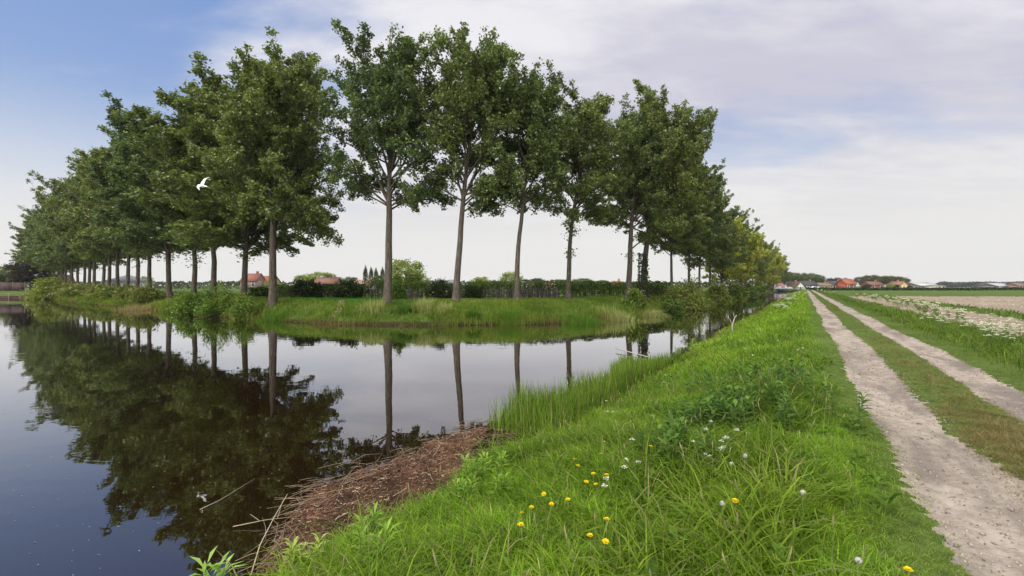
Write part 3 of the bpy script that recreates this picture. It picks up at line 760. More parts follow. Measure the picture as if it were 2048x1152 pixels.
def hedge_strip(name, pts, h, w, label, colA, colB, n, leaf):
    rng = np.random.default_rng(int(h * 100) + n); sb = MB(); fb = MB(); pts = np.array(pts, float)
    seg = np.diff(pts, axis=0); L = np.hypot(seg[:, 0], seg[:, 1]); k = rng.choice(len(L), n, p=L / L.sum()); u = rng.uniform(0, 1, n)
    p = pts[k] + seg[k] * u[:, None] + rng.normal(0, w * 0.35, (n, 2))
    z0 = ground_z(p[:, 0], p[:, 1]); hh = h * (1 + 0.12 * noise2(p[:, 0], p[:, 1], 1.3, 2))
    zz = z0 + hh * rng.uniform(0.05, 1, n) ** 0.7
    k2 = np.clip(0.5 + 0.5 * noise2(p[:, 0], p[:, 1], 1.1, 1) + rng.normal(0, 0.25, n), 0, 1)[:, None]
    leaf_quads(fb, np.stack([p[:, 0], p[:, 1], zz], 1), leaf, rng, None, None, up=0.4, colors=np.array(colA) * (1 - k2) + np.array(colB) * k2)
    for i in range(0, n, 40): sb.tube([(p[i, 0], p[i, 1], z0[i] - 0.1), (p[i, 0], p[i, 1], z0[i] + h * 0.8)], [0.025, 0.012], 4, cap=False)
    root = thing(name, (0, 0, 0), label, 'hedge'); obj('stems', sb.mesh('stems', M['bark']), root); obj('foliage', fb.mesh('foliage', M['bush']), root)
hedge_strip('hedge', [(at(555, 41), 41), (at(730, 40), 40)], 1.15, 0.7, 'long low green hedge across the wide gap behind the dense poplar', D1, G2, 6000, 0.15)
hedge_strip('hedge', [(at(730, 40.5), 40.5), (at(960, 40.5), 40.5), (at(1130, 41.5), 41.5)], 1.55, 0.6, 'trimmed light-green hedge behind the paling fence', G1, L1, 9000, 0.15)
hedge_strip('hedge', [(at(1130, 42), 42), (at(1340, 50), 50)], 1.45, 0.8, 'taller green hedge right of the paling fence, towards the pale trunk', D1, G2, 8000, 0.16)

def fence():
    rng = np.random.default_rng(2); a = np.array([at(742, 39.0), 39.0]); b = np.array([at(1118, 40.0), 40.0]); n = 92
    root = thing('paling_fence', (a[0], a[1], gz(*a)), 'dark weathered paling fence in front of the trimmed hedge', 'fence')
    pb = MB(); rb = MB()
    for i in range(n):
        p = a + (b - a) * (i / (n - 1)); z = gz(*p) - gz(*a); x, y = p - a; h = rng.uniform(0.75, 1.0); w = 0.045; tl = rng.normal(0, 0.02)
        g = rng.uniform(0.6, 1.3)
        pb.add([(x - w, y - 0.015, z - 0.1), (x + w, y - 0.015, z - 0.1), (x + w, y + 0.015, z - 0.1), (x - w, y + 0.015, z - 0.1),
                (x - w + tl, y - 0.015, z + h), (x + w + tl, y - 0.015, z + h), (x + w + tl, y + 0.015, z + h), (x - w + tl, y + 0.015, z + h)],
               [(0, 1, 5, 4), (1, 2, 6, 5), (2, 3, 7, 6), (3, 0, 4, 7), (4, 5, 6, 7)], None, np.array([0.07, 0.055, 0.06]) * g)
    obj('palings', pb.mesh('palings', M['wood']), root)
    for zr in (0.25, 0.7):
        P = [a + (b - a) * k for k in np.linspace(0, 1, 30)]
        r = MB(); r.tube([(p[0] - a[0], p[1] - a[1] + 0.05, gz(*p) - gz(*a) + zr) for p in P], 0.03, 4, (0.08, 0.065, 0.06)); obj('rail', r.mesh('rail', M['wood']), root)
fence()

def footpath():
    b = MB(); rows = []
    a = np.array([at(664, 29.0), 29.0]); c = np.array([at(690, 33.0), 33.0])
    for k in np.linspace(0, 1, 26):
        p = a + (c - a) * k + np.array([0.18 * math.sin(k * 5), 0])
        w = 0.24 + 0.07 * math.sin(k * 13)
        rows.append([(p[0] + o, p[1], gz(p[0] + o, p[1]) + 0.03 + 0.02 * math.sin(k * 40)) for o in (-w, -w * 0.3, w * 0.3, w)])
    V = np.array(rows).reshape(-1, 3); Q = [(i * 4 + j, i * 4 + j + 1, i * 4 + j + 5, i * 4 + j + 4) for i in range(25) for j in range(3)]
    b.add(V, Q); m = nodes('trodden_mud')[0]; m.node_tree.nodes['Principled BSDF'].inputs['Base Color'].default_value = (0.19, 0.135, 0.095, 1); m.node_tree.nodes['Principled BSDF'].inputs['Roughness'].default_value = 0.95; tag(obj('footpath', b.mesh('footpath', m, True)), kind='structure')
footpath()

def tuft(name, px, Y, h, w, label, colA, colB, n=420, lean=0.3, wd=0.03):
    rng = np.random.default_rng(int(px)); b = MB(); x = at(px, Y); z = max(gz(x, Y), ZW - 0.05)
    P = rng.normal(0, 1, (n, 3)) * [w * 0.5, w * 0.3, 0]; P[:, 2] = np.maximum(ground_z(x + P[:, 0], Y + P[:, 1]), ZW - 0.1) - z - 0.03
    k = rng.uniform(0, 1, (n, 1)); hh = h * rng.uniform(0.5, 1.1, n) * np.exp(-(P[:, 0] / w) ** 2)
    blades(b, P, hh, wd * rng.uniform(0.6, 1.3, n), np.arctan2(P[:, 1], P[:, 0]) + rng.normal(0, 0.5, n), np.abs(rng.normal(lean, 0.2, n)), np.array(colA) * (1 - k) + np.array(colB) * k, rng)
    o = obj(name if w < 1.0 else {'rush_clump': 'rushes', 'tall_grass': 'tall_grass'}[name], b.mesh(name, M['grass']), None, (x, Y, z))
    tag(o, label, 'plant', 'grass and rush clumps on the far bank') if w < 1.0 else tag(o, label, 'grass', None, 'stuff')
PA, PB = (0.22, 0.25, 0.07), (0.42, 0.42, 0.18); RA, RB = (0.03, 0.09, 0.012), (0.08, 0.17, 0.02)
tuft('rush_clump', 946, 28.1, 0.75, 0.55, 'dark green rush clump at the water below the leaning poplar', RA, RB)
tuft('rush_clump', 1020, 28.2, 0.7, 1.3, 'wide fresh rush clump at the water below the medium poplar', (0.06, 0.14, 0.015), (0.13, 0.24, 0.03), 700)
tuft('rush_clump', 1165, 28.8, 0.75, 1.8, 'long low rush clump at the water below the tufted trunk', (0.06, 0.14, 0.015), (0.14, 0.25, 0.03), 800)
tuft('tall_grass', 745, 29.3, 0.9, 1.2, 'pale tall grass clump below the tallest poplar, left one', PA, PB, 360)
tuft('tall_grass', 850, 29.2, 1.0, 1.1, 'pale tall grass clump midway between the tallest and the leaning poplar', PA, PB, 420)
tuft('tall_grass', 890, 28.8, 0.8, 0.8, 'small pale grass clump just left of the dark rush clump', PA, PB, 260)
tuft('tall_grass', 1230, 31.0, 1.1, 1.6, 'large pale grass clump under the upright grey-green bush', PA, PB, 600)
tuft('tall_grass', 1300, 35.5, 1.0, 1.5, 'pale overhanging grass clump at the bank corner', PA, PB, 520, 0.6)
tuft('tall_grass', 275, 45.0, 0.9, 2.4, 'beige dry grass clump at the water under the left row', (0.27, 0.20, 0.10), (0.40, 0.31, 0.17), 500)
tuft('rush_clump', 810, 28.9, 0.8, 0.8, 'leafy dark clump on the slope right of the tallest poplar', RA, (0.11, 0.2, 0.03), 380, 0.7)
tuft('rush_clump', 550, 31.0, 0.7, 1.4, 'fresh rush clump at the water below the dense poplar', (0.06, 0.14, 0.015), (0.14, 0.25, 0.03), 600)

# ------------------------------------------------------------------ foreground plants and litter
def pix(px, py, h=0.0):
    """point on the near bank seen at a pixel, for something standing h above the soil"""
    Y = 6.0
    for i in range(40):
        x = at(px, Y); z = gz(x, Y) + h
        Y = 0.5 * Y + 0.5 * min(220, (CZ - z) * F / max(py - H0, 1.0))
    x = at(px, Y); return x, Y, gz(x, Y)

def debris():
    rng = np.random.default_rng(9); b = MB()
    def edge(t): return np.interp(t, [1.4, 2.05, 2.6, 3.1, 3.6, 4.4, 5.2, 5.9], [-3.35, -3.75, -4.3, -4.8, -4.72, -4.66, -4.74, -4.55]) + 0.05 * np.sin(t * 4.3 + 1) + 0.03 * np.sin(t * 11)
    def inner(t): return np.interp(t, [1, 3.8, 4.4, 5.2, 6], [-3.2, -3.25, -3.5, -4.05, -4.35]) + 0.04 * np.sin(t * 7)
    # matted raft
    nt_, ns = 150, 60
    T, S = np.meshgrid(np.linspace(1.4, 5.9, nt_), np.linspace(0, 1, ns), indexing='ij')
    sh = inner(T); e = edge(T); s = sh + (e - sh) * S
    taper = smooth(5.9, 5.2, T)
    x = s * VX + T * UX; y = s * VY + T * UY
    hgt = (0.016 + 0.030 * noise2(x, y, 3.4, 1) + 0.022 * noise2(x, y, 13, 2)) * (1 - S ** 3) * taper - 0.02 * S ** 6 - 0.03 * (1 - taper)
    z = np.maximum(ZW + hgt, ground_z(x.ravel(), y.ravel()).reshape(x.shape) + 0.005)
    i = (np.arange(nt_ - 1)[:, None] * ns + np.arange(ns - 1)[None]).ravel()
    b.add(np.stack([x, y, z], -1).reshape(-1, 3), np.stack([i, i + ns, i + ns + 1, i + 1], 1), None, np.array([0.06, 0.034, 0.021]))
    # short broken straws
    n = 32000
    t = rng.uniform(1.4, 6.0, n); k = rng.uniform(0, 1, n) ** 0.8; e = edge(t); s = inner(t) + (e - 0.10 * rng.uniform(0, 1, n) - inner(t)) * k
    x0 = s * VX + t * UX; y0 = s * VY + t * UY
    keep = (rng.uniform(0, 1, n) < 0.35 + 0.65 * smooth(6.0, 4.8, t)) & (noise2(x0, y0, 3.4, 1) + 0.5 * rng.normal(0, 1, n) > -0.55); s, t, k = s[keep], t[keep], k[keep]; n = len(s)
    x = s * VX + t * UX; y = s * VY + t * UY
    z = np.maximum(ZW + 0.02 + 0.045 * rng.uniform(0, 1, n) * (1 - k ** 4), ground_z(x, y) + 0.01)
    L = rng.uniform(0.015, 0.075, n) * np.where(rng.uniform(0, 1, n) < 0.09, rng.uniform(2, 5, n), 1); a = rng.normal(0.95, 0.9, n); w = rng.uniform(0.003, 0.007, n)
    dx = np.stack([np.cos(a), np.sin(a), rng.normal(0, 0.22, n)], 1) * L[:, None] * 0.5; wx = np.stack([-np.sin(a), np.cos(a), rng.normal(0, 0.4, n)], 1) * w[:, None] * 0.5
    P = np.stack([x, y, z], 1)
    V = np.stack([P - dx - wx, P - dx + wx, P + dx + wx, P + dx - wx], 1).reshape(-1, 3)
    kk = rng.uniform(0, 1, (n, 1)) ** 1.4
    c = np.array([0.060, 0.028, 0.016]) * (1 - kk) + np.array([0.25, 0.128, 0.078]) * kk
    c = c * np.clip(0.85 + 0.55 * noise2(x, y, 4.5, 3), 0.3, 1.3)[:, None]
    pale = rng.uniform(0, 1, (n, 1)) < 0.08; c = np.where(pale, np.array([0.42, 0.33, 0.22]), c)
    b.add(V, np.arange(n * 4).reshape(-1, 4), None, np.repeat(c, 4, axis=0))
    # longer reed stems along the outer edge
    for i in range(400):
        t = rng.uniform(1.6, 6.8); off = rng.normal(0.0, 0.13); s0 = float(edge(np.array(t))) + 0.06 + off * 1.5; a = rng.normal(0.95, 0.45) if rng.uniform() < 0.6 else rng.uniform(0, 3.1)
        if t > 4.2 and rng.uniform() < 0.6: s0 += rng.uniform(0, 1.0)
        L = rng.uniform(0.10, 0.48); x, y = st(s0, t); d = np.array([math.cos(a), math.sin(a), rng.normal(0, 0.05)]) * L / 2
        p = np.array([x, y, ZW + rng.uniform(0.005, 0.05)]); g = rng.uniform(0.5, 1.15)
        b.tube([p - d, p + rng.normal(0, 0.018, 3), p + d], [0.003, 0.0035, 0.0015], 3, np.array([0.26, 0.19, 0.125]) * g, cap=False)
    for i in range(110):
        t = rng.uniform(4.4, 6.5); x, y = st(rng.uniform(-4.9, -3.7), t); a = rng.normal(0.75, 0.4); L = rng.uniform(0.15, 0.5); d = np.array([math.cos(a), math.sin(a), rng.normal(0, 0.06)]) * L / 2
        p = np.array([x, y, ZW + rng.uniform(0.005, 0.06)]); b.tube([p - d, p + rng.normal(0, 0.02, 3), p + d], [0.004, 0.004, 0.002], 3, np.array([0.13, 0.085, 0.055]) * rng.uniform(0.5, 1.8), cap=False)
    # specks adrift on the open water
    n = 260; t = rng.uniform(1, 9, n); s = -4.9 - rng.exponential(1.6, n); x = s * VX + t * UX; y = s * VY + t * UY; C = np.stack([x, y, np.full(n, ZW + 0.004)], 1)
    leaf_quads(b, C, 0.022, rng, (0.20, 0.15, 0.09), (0.42, 0.38, 0.28), up=30.0, aspect=0.4)
    tag(obj('reed_litter', b.mesh('reed_litter', M['straw'])), 'reddish-brown raft of dead reed litter floating against the near bank', 'reed litter', kind='stuff')
debris()

def stick(pts, r, label, c=(0.27, 0.22, 0.16), name='stick', group='dead stems in the water', twigs=()):
    b = MB(); P = np.array(pts, float); o = P[0].copy(); b.tube(P - o, np.linspace(r, r * 0.45, len(P)), 5, c)
    for (p, q, rr) in twigs: b.tube([np.array(p) - o, np.array(q) - o], [rr, rr * 0.4], 4, c)
    return tag(obj(name, b.mesh(name, M['straw']), None, tuple(o)), label, 'stick', group)
def wp(px, py, z=ZW):
    Y = (CZ - z) * F / (py - H0); return np.array([at(px, Y), Y, z])
a = wp(502, 1150); stick([a, wp(520, 1090, -0.70), wp(548, 1035, -0.58), wp(575, 988, -0.42)], 0.006, 'long pale reed stem standing slantwise out of the litter at the bottom', (0.40, 0.34, 0.25))
a = wp(400, 1019, ZW + 0.01); stick([a, wp(440, 1000, ZW + 0.02), wp(510, 957, ZW + 0.01)], 0.006, 'thin grey stick floating alone on the dark water')
a = wp(466, 1053, ZW + 0.02); stick([a, wp(530, 1040, ZW + 0.05), wp(600, 1032, ZW + 0.03)], 0.005, 'bent twig sticking out left from the reed litter', (0.33, 0.27, 0.19), twigs=((wp(520, 1042, ZW + 0.05), wp(500, 1028, ZW + 0.09), 0.004), (wp(555, 1036, ZW + 0.05), wp(566, 1000, ZW + 0.16), 0.004)))
a = wp(1232, 697, ZW + 0.10); stick([a, wp(1290, 712, ZW + 0.06), wp(1330, 722, ZW + 0.03)], 0.022, 'pale pole lying from the reeds out over the water', (0.42, 0.40, 0.36), name='pole')
a = wp(900, 880, ZW + 0.01); stick([a, wp(950, 875, ZW + 0.02), wp(1000, 888, ZW + 0.01)], 0.006, 'thin reed stem floating beyond the litter raft')
a = wp(880, 975, ZW + 0.02); stick([a, wp(930, 945, ZW + 0.04), wp(990, 925, ZW + 0.03)], 0.007, 'grey stem lying on the water between the litter and the bank')
x, y, z = pix(1466, 668); b0 = np.array([x, y, z - 0.05])
k = y / F
stick([b0, b0 + [-2 * k, 0, 18 * k], b0 + [3 * k, 0, 34 * k], b0 + [8 * k, 0.02, 40 * k]], 0.022, 'bare white dead branch standing upright at the edge of the near bank', (0.55, 0.53, 0.48), name='dead_branch', group=None,
      twigs=((b0 + [-1 * k, 0, 20 * k], b0 + [-7 * k, 0, 33 * k], 0.012), (b0 + [3 * k, 0, 34 * k], b0 + [0, 0, 46 * k], 0.010)))

def herb_mesh(seed, h, nl, ll, lw, colA, colB, stem=(0.10, 0.17, 0.03)):
    rng = np.random.default_rng(seed); sb = MB(); fb = MB()
    lx, ly = rng.normal(0, 0.10, 2) * h
    ax = lambda k: np.array([lx * k * k, ly * k * k, h * k])
    sb.tube([ax(k) for k in (0, .3, .6, 1)], [0.006, 0.005, 0.004, 0.002], 4, stem)
    for i in range(nl):
        k = 0.15 + 0.85 * (i / nl); p = ax(k); a = i * 2.4 + rng.normal(0, 0.3); L = ll * (0.6 + 0.7 * math.sin(k * 2.6)) * rng.uniform(0.8, 1.2); e = 0.25 + 0.7 * k * k
        d = np.array([math.cos(a) * math.cos(e), math.sin(a) * math.cos(e), math.sin(e)]); q = np.array([-math.sin(a), math.cos(a), 0]); u = np.cross(d, q)
        mid = p + d * L * 0.45 + np.array([0, 0, 0.02]) * L; tip = p + d * L + np.array([0, 0, -0.28 * L]); c = np.array(colA) + (np.array(colB) - colA) * rng.uniform()
        fb.add([p, mid + q * lw * 0.5, mid - np.array([0, 0, lw * 0.18]), mid - q * lw * 0.5, tip], None, [(0, 1, 2), (0, 2, 3), (1, 4, 2), (2, 4, 3)], c)
    return sb, fb
def herb(px, py, h, label, seed, nl=26, ll=0.10, lw=0.026, colA=(0.12, 0.24, 0.02), colB=(0.27, 0.40, 0.05), group='leafy herbs at the bank edge', z=None):
    x, y, zz = pix(px, py)
    if z is not None: x, y, zz = wp(px, py, z)
    r = thing('leafy_herb', (x, y, zz - 0.02), label, 'plant', group)
    rng = np.random.default_rng(seed)
    for j in range(4):
        sb, fb = herb_mesh(seed + j * 31, h * rng.uniform(0.7, 1.05), nl, ll, lw, colA, colB); o = np.append(rng.normal(0, 0.05, 2), 0)
        so_ = obj('stem', sb.mesh('stem', M['bush']), r, tuple(o)); obj('leaves', fb.mesh('leaves', M['bush']), so_)
herb(955, 985, 0.40, 'leafy light-green herb where the bank meets the litter raft, upper one', 101)
herb(985, 965, 0.38, 'leafy herb just left of the reed clump base', 102)
herb(930, 1010, 0.32, 'bushy light herb at the bank edge between litter and dandelions', 103)
herb(1000, 1010, 0.30, 'leafy herb standing in the grass behind the edge herbs', 104)
herb(725, 1110, 0.34, 'tall pointed herb rising before the litter near the bottom', 105, ll=0.13)
herb(760, 1140, 0.30, 'lance-leaved herb at the bottom edge right of the litter', 106, ll=0.13)
herb(610, 1150, 0.30, 'yellow-green herb on the litter at the bottom edge', 107, colA=(0.25, 0.36, 0.05), colB=(0.42, 0.5, 0.12), nl=18)
herb(575, 1165, 0.26, 'pale round-leaved herb at the bottom left of the litter', 108, colA=(0.25, 0.33, 0.06), colB=(0.42, 0.5, 0.12), nl=14, lw=0.04, ll=0.07)
herb(425, 1200, 0.30, 'single bright green sprig rising from the water at the bottom left', 109, ll=0.15, lw=0.03, nl=12, z=-0.78, colA=(0.2, 0.34, 0.05), colB=(0.3, 0.46, 0.09))
herb(1085, 860, 0.28, 'dark leafy herb tucked behind the reed clump', 110, colA=(0.05, 0.12, 0.012), colB=(0.1, 0.2, 0.02))
herb(1130, 835, 0.28, 'dark leafy herb among the reeds on the bank side', 111, colA=(0.05, 0.12, 0.012), colB=(0.1, 0.2, 0.02))
herb(1385, 715, 0.6, 'tall pale flowering herb at the water edge by the pole', 112, colA=(0.16, 0.27, 0.03), colB=(0.3, 0.4, 0.08), ll=0.16)
herb(1355, 725, 0.5, 'bright herb beside the muddy gap after the reeds', 113, ll=0.16)

def nettles():
    rng = np.random.default_rng(14); b = MB()
    protos_ = [herb_mesh(300 + i, 0.32, 22, 0.095, 0.042, (0.045, 0.105, 0.012), (0.12, 0.22, 0.025)) for i in range(5)]
    def put(x, y, k, s):
        z = gz(x, y) - 0.02
        for mb in protos_[k]:
            V = np.concatenate(mb.v) * s; a = rng.uniform(0, 6.28); c_, s_ = math.cos(a), math.sin(a)
            V = np.stack([V[:, 0] * c_ - V[:, 1] * s_ + x, V[:, 0] * s_ + V[:, 1] * c_ + y, V[:, 2] + z], 1)
            b.add(V, np.concatenate(mb.q) if mb.q else None, np.concatenate(mb.t) if mb.t else None, np.concatenate(mb.c))
    for (px, py, n, r) in ((1500, 760, 55, 0.55), (1470, 800, 60, 0.45), (1420, 830, 40, 0.3), (1340, 890, 14, 0.2), (1500, 690, 10, 0.3)):
        x, y, z = pix(px, py, 0.2)
        for i in range(n):
            xx, yy = x + rng.normal(0, r), y + rng.normal(0, r); put(xx, yy, rng.integers(5), rng.uniform(0.85, 1.35))
    tag(obj('nettles', b.mesh('nettles', M['bush'])), 'dark-leaved nettle patch in the middle of the near bank', 'nettles', kind='stuff')
nettles()

def dandelion_meshes():
    rng = np.random.default_rng(6); s = MB(); f = MB(); s.tube([(0, 0, 0), (0.006, 0, 0.12), (0.0, 0.004, 0.21)], [0.003, 0.003, 0.003], 5, (0.22, 0.28, 0.08))
    for ring, (n, L, e) in enumerate(((26, 0.020, 0.22), (22, 0.016, 0.6), (14, 0.010, 1.0))):
        for i in range(n):
            a = i / n * 6.283 + ring * 0.2; d = np.array([math.cos(a) * math.cos(e), math.sin(a) * math.cos(e), math.sin(e)]); q = np.array([-math.sin(a), math.cos(a), 0]) * 0.0026
            p = np.array([0, 0, 0.212]); t = p + d * L * rng.uniform(0.85, 1.1)
            f.add([p - q * 0.5, p + q * 0.5, t + q, t - q], [(0, 1, 2, 3)], None, np.array([0.80, 0.60, 0.02]) * rng.uniform(0.85, 1.1))
    return s.mesh('stem', M['bush']), f.mesh('flower_head', M['petal'])
def clock_meshes():
    rng = np.random.default_rng(6); s = MB(); f = MB(); s.tube([(0, 0, 0), (0.006, 0, 0.12), (0.0, 0.004, 0.22)], [0.003, 0.003, 0.003], 5, (0.22, 0.24, 0.10))
    n = 130; d = rng.normal(0, 1, (n, 3)); d /= np.linalg.norm(d, axis=1, keepdims=True); c = np.array([0, 0, 0.23])
    for v in d:
        q = np.cross(v, rng.normal(0, 1, 3)); q /= np.linalg.norm(q); r = np.cross(v, q); t = c + v * 0.017; o = 0.005
        f.add([t - q * o, t - r * o, t + q * o, t + r * o], [(0, 1, 2, 3)], None, (0.5, 0.5, 0.47))
    return s.mesh('stem', M['bush']), f.mesh('seed_head', M['petal'])
def umbel_meshes(seed, h, nb, rad, leafy=True, r0=0.005):
    rng = np.random.default_rng(seed); s = MB(); fs = []; l = MB(); heads = []
    s.tube([(0, 0, 0), (0.01, 0, h * 0.5), (0, 0.01, h * 0.8)], [r0, r0 * 0.8, r0 * 0.5], 5, (0.13, 0.2, 0.04))
    for i in range(nb):
        a = i * 2.4; z0 = h * rng.uniform(0.35, 0.75); L = h * rng.uniform(0.2, 0.36); e = np.array([math.cos(a) * L * 0.7, math.sin(a) * L * 0.7, min(z0 + L, h * 1.02)])
        s.tube([(0, 0, z0), e * [0.6, 0.6, 1] - [0, 0, L * 0.25], e], [r0 * 0.6, r0 * 0.5, r0 * 0.3], 4, (0.14, 0.21, 0.05)); heads.append(e)
    for e in heads:
        f = MB(); n = 34; a = rng.uniform(0, 6.28, n); r = rad * np.sqrt(rng.uniform(0, 1, n)); C = np.stack([e[0] + np.cos(a) * r, e[1] + np.sin(a) * r, e[2] + 0.012 - 0.25 * r * r / rad + rng.normal(0, 0.004, n)], 1)
        leaf_quads(f, C, rad * 0.42, rng, (0.66, 0.67, 0.58), (0.78, 0.78, 0.72), up=2.0); fs.append(f.mesh('flower_head', M['petal']))
    if leafy:
        n = 90; C = rng.normal(0, 1, (n, 3)) * [h * 0.16, h * 0.16, h * 0.18] + [0, 0, h * 0.32]; C[:, 2] = np.abs(C[:, 2]); leaf_quads(l, C, 0.06 if h > 0.5 else 0.03, rng, (0.05, 0.11, 0.015), (0.13, 0.22, 0.035), aspect=0.5)
    return s.mesh('stem', M['bush']), fs, (l.mesh('leaves', M['bush']) if leafy else None)

def whole_parsley(seed):
    rng = np.random.default_rng(seed); b = MB(); h = 0.8
    b.tube([(0, 0, 0), (0.01, 0, h * 0.85)], [0.008, 0.004], 4, (0.13, 0.2, 0.04))
    for i in range(9):
        a = i * 2.4; e = np.array([math.cos(a) * 0.2 * rng.uniform(0.3, 1), math.sin(a) * 0.2 * rng.uniform(0.3, 1), h * rng.uniform(0.7, 1.0)]); b.tube([(0, 0, h * 0.45), e], [0.005, 0.003], 3, (0.14, 0.21, 0.05), cap=False)
        leaf_quads(b, e + rng.normal(0, 1, (18, 3)) * [0.045, 0.045, 0.012], 0.05, rng, (0.6, 0.62, 0.48), (0.75, 0.75, 0.65), up=1.5)
    n = 70; C = rng.normal(0, 1, (n, 3)) * [h * 0.16, h * 0.16, h * 0.18] + [0, 0, h * 0.32]; C[:, 2] = np.abs(C[:, 2]); leaf_quads(b, C, 0.10, rng, (0.05, 0.11, 0.015), (0.13, 0.22, 0.035), aspect=0.5)
    return b.mesh('cow_parsley', M['petal'])
def flowers():
    rng = np.random.default_rng(17)
    dm = dandelion_meshes(); cm = clock_meshes()
    proto = None; h = 0.20
    DL = [(1180, 1075, 'left one of the two nearest dandelions, side by side at the bottom'), (1203, 1076, 'right one of the two nearest dandelions, side by side at the bottom'),
          (1193, 954, 'left flower of the dandelion trio in mid bank'), (1202, 957, 'middle flower of the dandelion trio in mid bank'), (1211, 959, 'right flower of the dandelion trio in mid bank'),
          (1298, 900, 'large lone dandelion right of the white cresses'), (1284, 892, 'small dandelion just left of the large lone one'), (1216, 891, 'farthest small dandelion behind the mid bank'),
          (1199, 912, 'dandelion midway between the trio and the reeds'), (1150, 919, 'upper one of two dandelions left of the trio'), (1151, 932, 'lower one of two dandelions left of the trio'),
          (1165, 971, 'dandelion just below and left of the trio'), (1204, 972, 'half hidden dandelion under the trio'), (1140, 1003, 'dandelion on the trodden patch, upper right one'),
          (1098, 1010, 'dandelion on the trodden patch, middle one'), (1098, 981, 'pale dandelion left at the edge of the trodden patch'), (1064, 1020, 'dandelion on the trodden patch, lower left one'),
          (1045, 1029, 'leftmost dandelion on the trodden patch'), (1046, 1062, 'single dandelion near the left lower grass'), (1213, 1053, 'flattened dandelion just above the nearest pair'),
          (1440, 560 + 170, 'tiny dandelion far along the bank near the nettles'), (1470, 1005, 'yellow dandelion beside the white seed head at the lower right'), (1810, 1135, 'dandelion at the track edge in the lower right')]
    for (px, py, lab) in DL:
        x, y, z = pix(px, py, h)
        if proto is None:
            proto = thing('dandelion', (x, y, z), lab, 'flower', 'dandelions in the grass', rng.uniform(0, 6), 1.0); obj('stem', dm[0], proto); obj('flower_head', dm[1], proto)
        else:
            d = dup(proto, (x, y, z), lab, rng.uniform(0, 6), rng.uniform(0.92, 1.2)); d.rotation_euler = (rng.normal(0, 0.14), rng.normal(0, 0.14), rng.uniform(0, 6))
    pc = None
    CL = [(1445, 1007, 'round white dandelion clock nearest the bottom'), (1490, 916, 'upper right dandelion clock of a pair in mid bank'), (1463, 923, 'left dandelion clock of a pair in mid bank'), (1606, 986, 'dandelion clock on the right by the track edge'),
          (1595, 699, 'left one of two dandelion clocks far along the bank'), (1606, 698, 'right one of two dandelion clocks far along the bank'), (1592, 664, 'small dandelion clock high on the bank, far off'), (1556, 682, 'lone small dandelion clock left of the far pair'), (1717, 1116, 'dandelion clock in the dark grass at the lower right')]
    for (px, py, lab) in CL:
        x, y, z = pix(px, py, 0.23)
        if pc is None:
            pc = thing('dandelion_clock', (x, y, z), lab, 'flower', 'dandelion seed heads', 0, 1.0); obj('stem', cm[0], pc); obj('seed_head', cm[1], pc)
        else: dup(pc, (x, y, z), lab, rng.uniform(0, 6), rng.uniform(0.9, 1.15))
    um = umbel_meshes(3, 0.40, 3, 0.022, False, 0.003); pu = None
    UL = [(1432, 868, 'white cress flower cluster, lowest of the group above the large dandelion'), (1440, 847, 'white cress flower cluster, topmost of its group'), (1458, 855, 'white cress flower cluster, rightmost of its group'), (1404, 876, 'white cress flower cluster, leftmost of its group'),
          (1332, 752, 'white flower cluster beside the reeds by the mud gap'), (1265, 896, 'small white flower spray between dandelions'), (1225, 943, 'small white flower spray behind the dandelion trio'), (1218, 808, 'white flower spray rising between reeds and bank'), (1500, 700, 'white flowers before the nettles, far along the bank')]
    for (px, py, lab) in UL:
        x, y, z = pix(px, py, 0.37)
        if pu is None:
            pu = thing('white_cress', (x, y, z), lab, 'flower', 'white cress flowers', 0, 1.0); obj('stem', um[0], pu); [obj('flower_head', q, pu) for q in um[1]]
        else: dup(pu, (x, y, z), lab, rng.uniform(0, 6), rng.uniform(0.85, 1.1))
    # cow parsley on the verge
    cps = [umbel_meshes(20 + i, 0.85, 7, 0.06, True, 0.007) for i in range(3)]; pp = {}; far_mesh = [whole_parsley(40 + i) for i in range(3)]
    spots = []
    for i in range(32):
        t = rng.uniform(14.5, 24.0); s = rng.normal(4.7, 0.45)
        spots.append((s, t, 'cow parsley with flat white flowers in the dense stand at the right edge'))
    for i in range(30):
        t = rng.uniform(30, 85); s = 6.0 + rng.normal(0, 0.45) + 0.02 * t
        spots.append((s, t, 'cow parsley in the thin flowering strip along the tilled soil'))
    for i in range(46):
        t = rng.uniform(26, 130); s = rng.normal(-1.3, 0.6)
        spots.append((s, t, 'cow parsley on the canal bank crest towards the houses'))
    for i in range(16):
        t = rng.uniform(100, 190); s = rng.uniform(3.2, 5)
        spots.append((s, t, 'cow parsley beside the far end of the track'))
    for i, (s, t, lab) in enumerate(spots):
        x, y = st(s, t); z = gz(x, y) - 0.03; k = i % 3; sc = rng.uniform(0.6, 0.95) * (0.8 if s < 0 else 1)
        if 'dense stand' not in lab:
            o = obj('cow_parsley', far_mesh[k], None, (x, y, z)); o.scale = (sc, sc, sc); o.rotation_euler = (0, 0, rng.uniform(0, 6)); tag(o, lab, 'plant', 'cow parsley along the verges')
        elif k not in pp:
            r = thing('cow_parsley', (x, y, z), lab, 'plant', 'cow parsley along the verges', rng.uniform(0, 6), sc)
            obj('stem', cps[k][0], r); [obj('flower_head', q, r) for q in cps[k][1]]; obj('leaves', cps[k][2], r); pp[k] = r
        else: dup(pp[k], (x, y, z), lab, rng.uniform(0, 6), sc)
flowers()

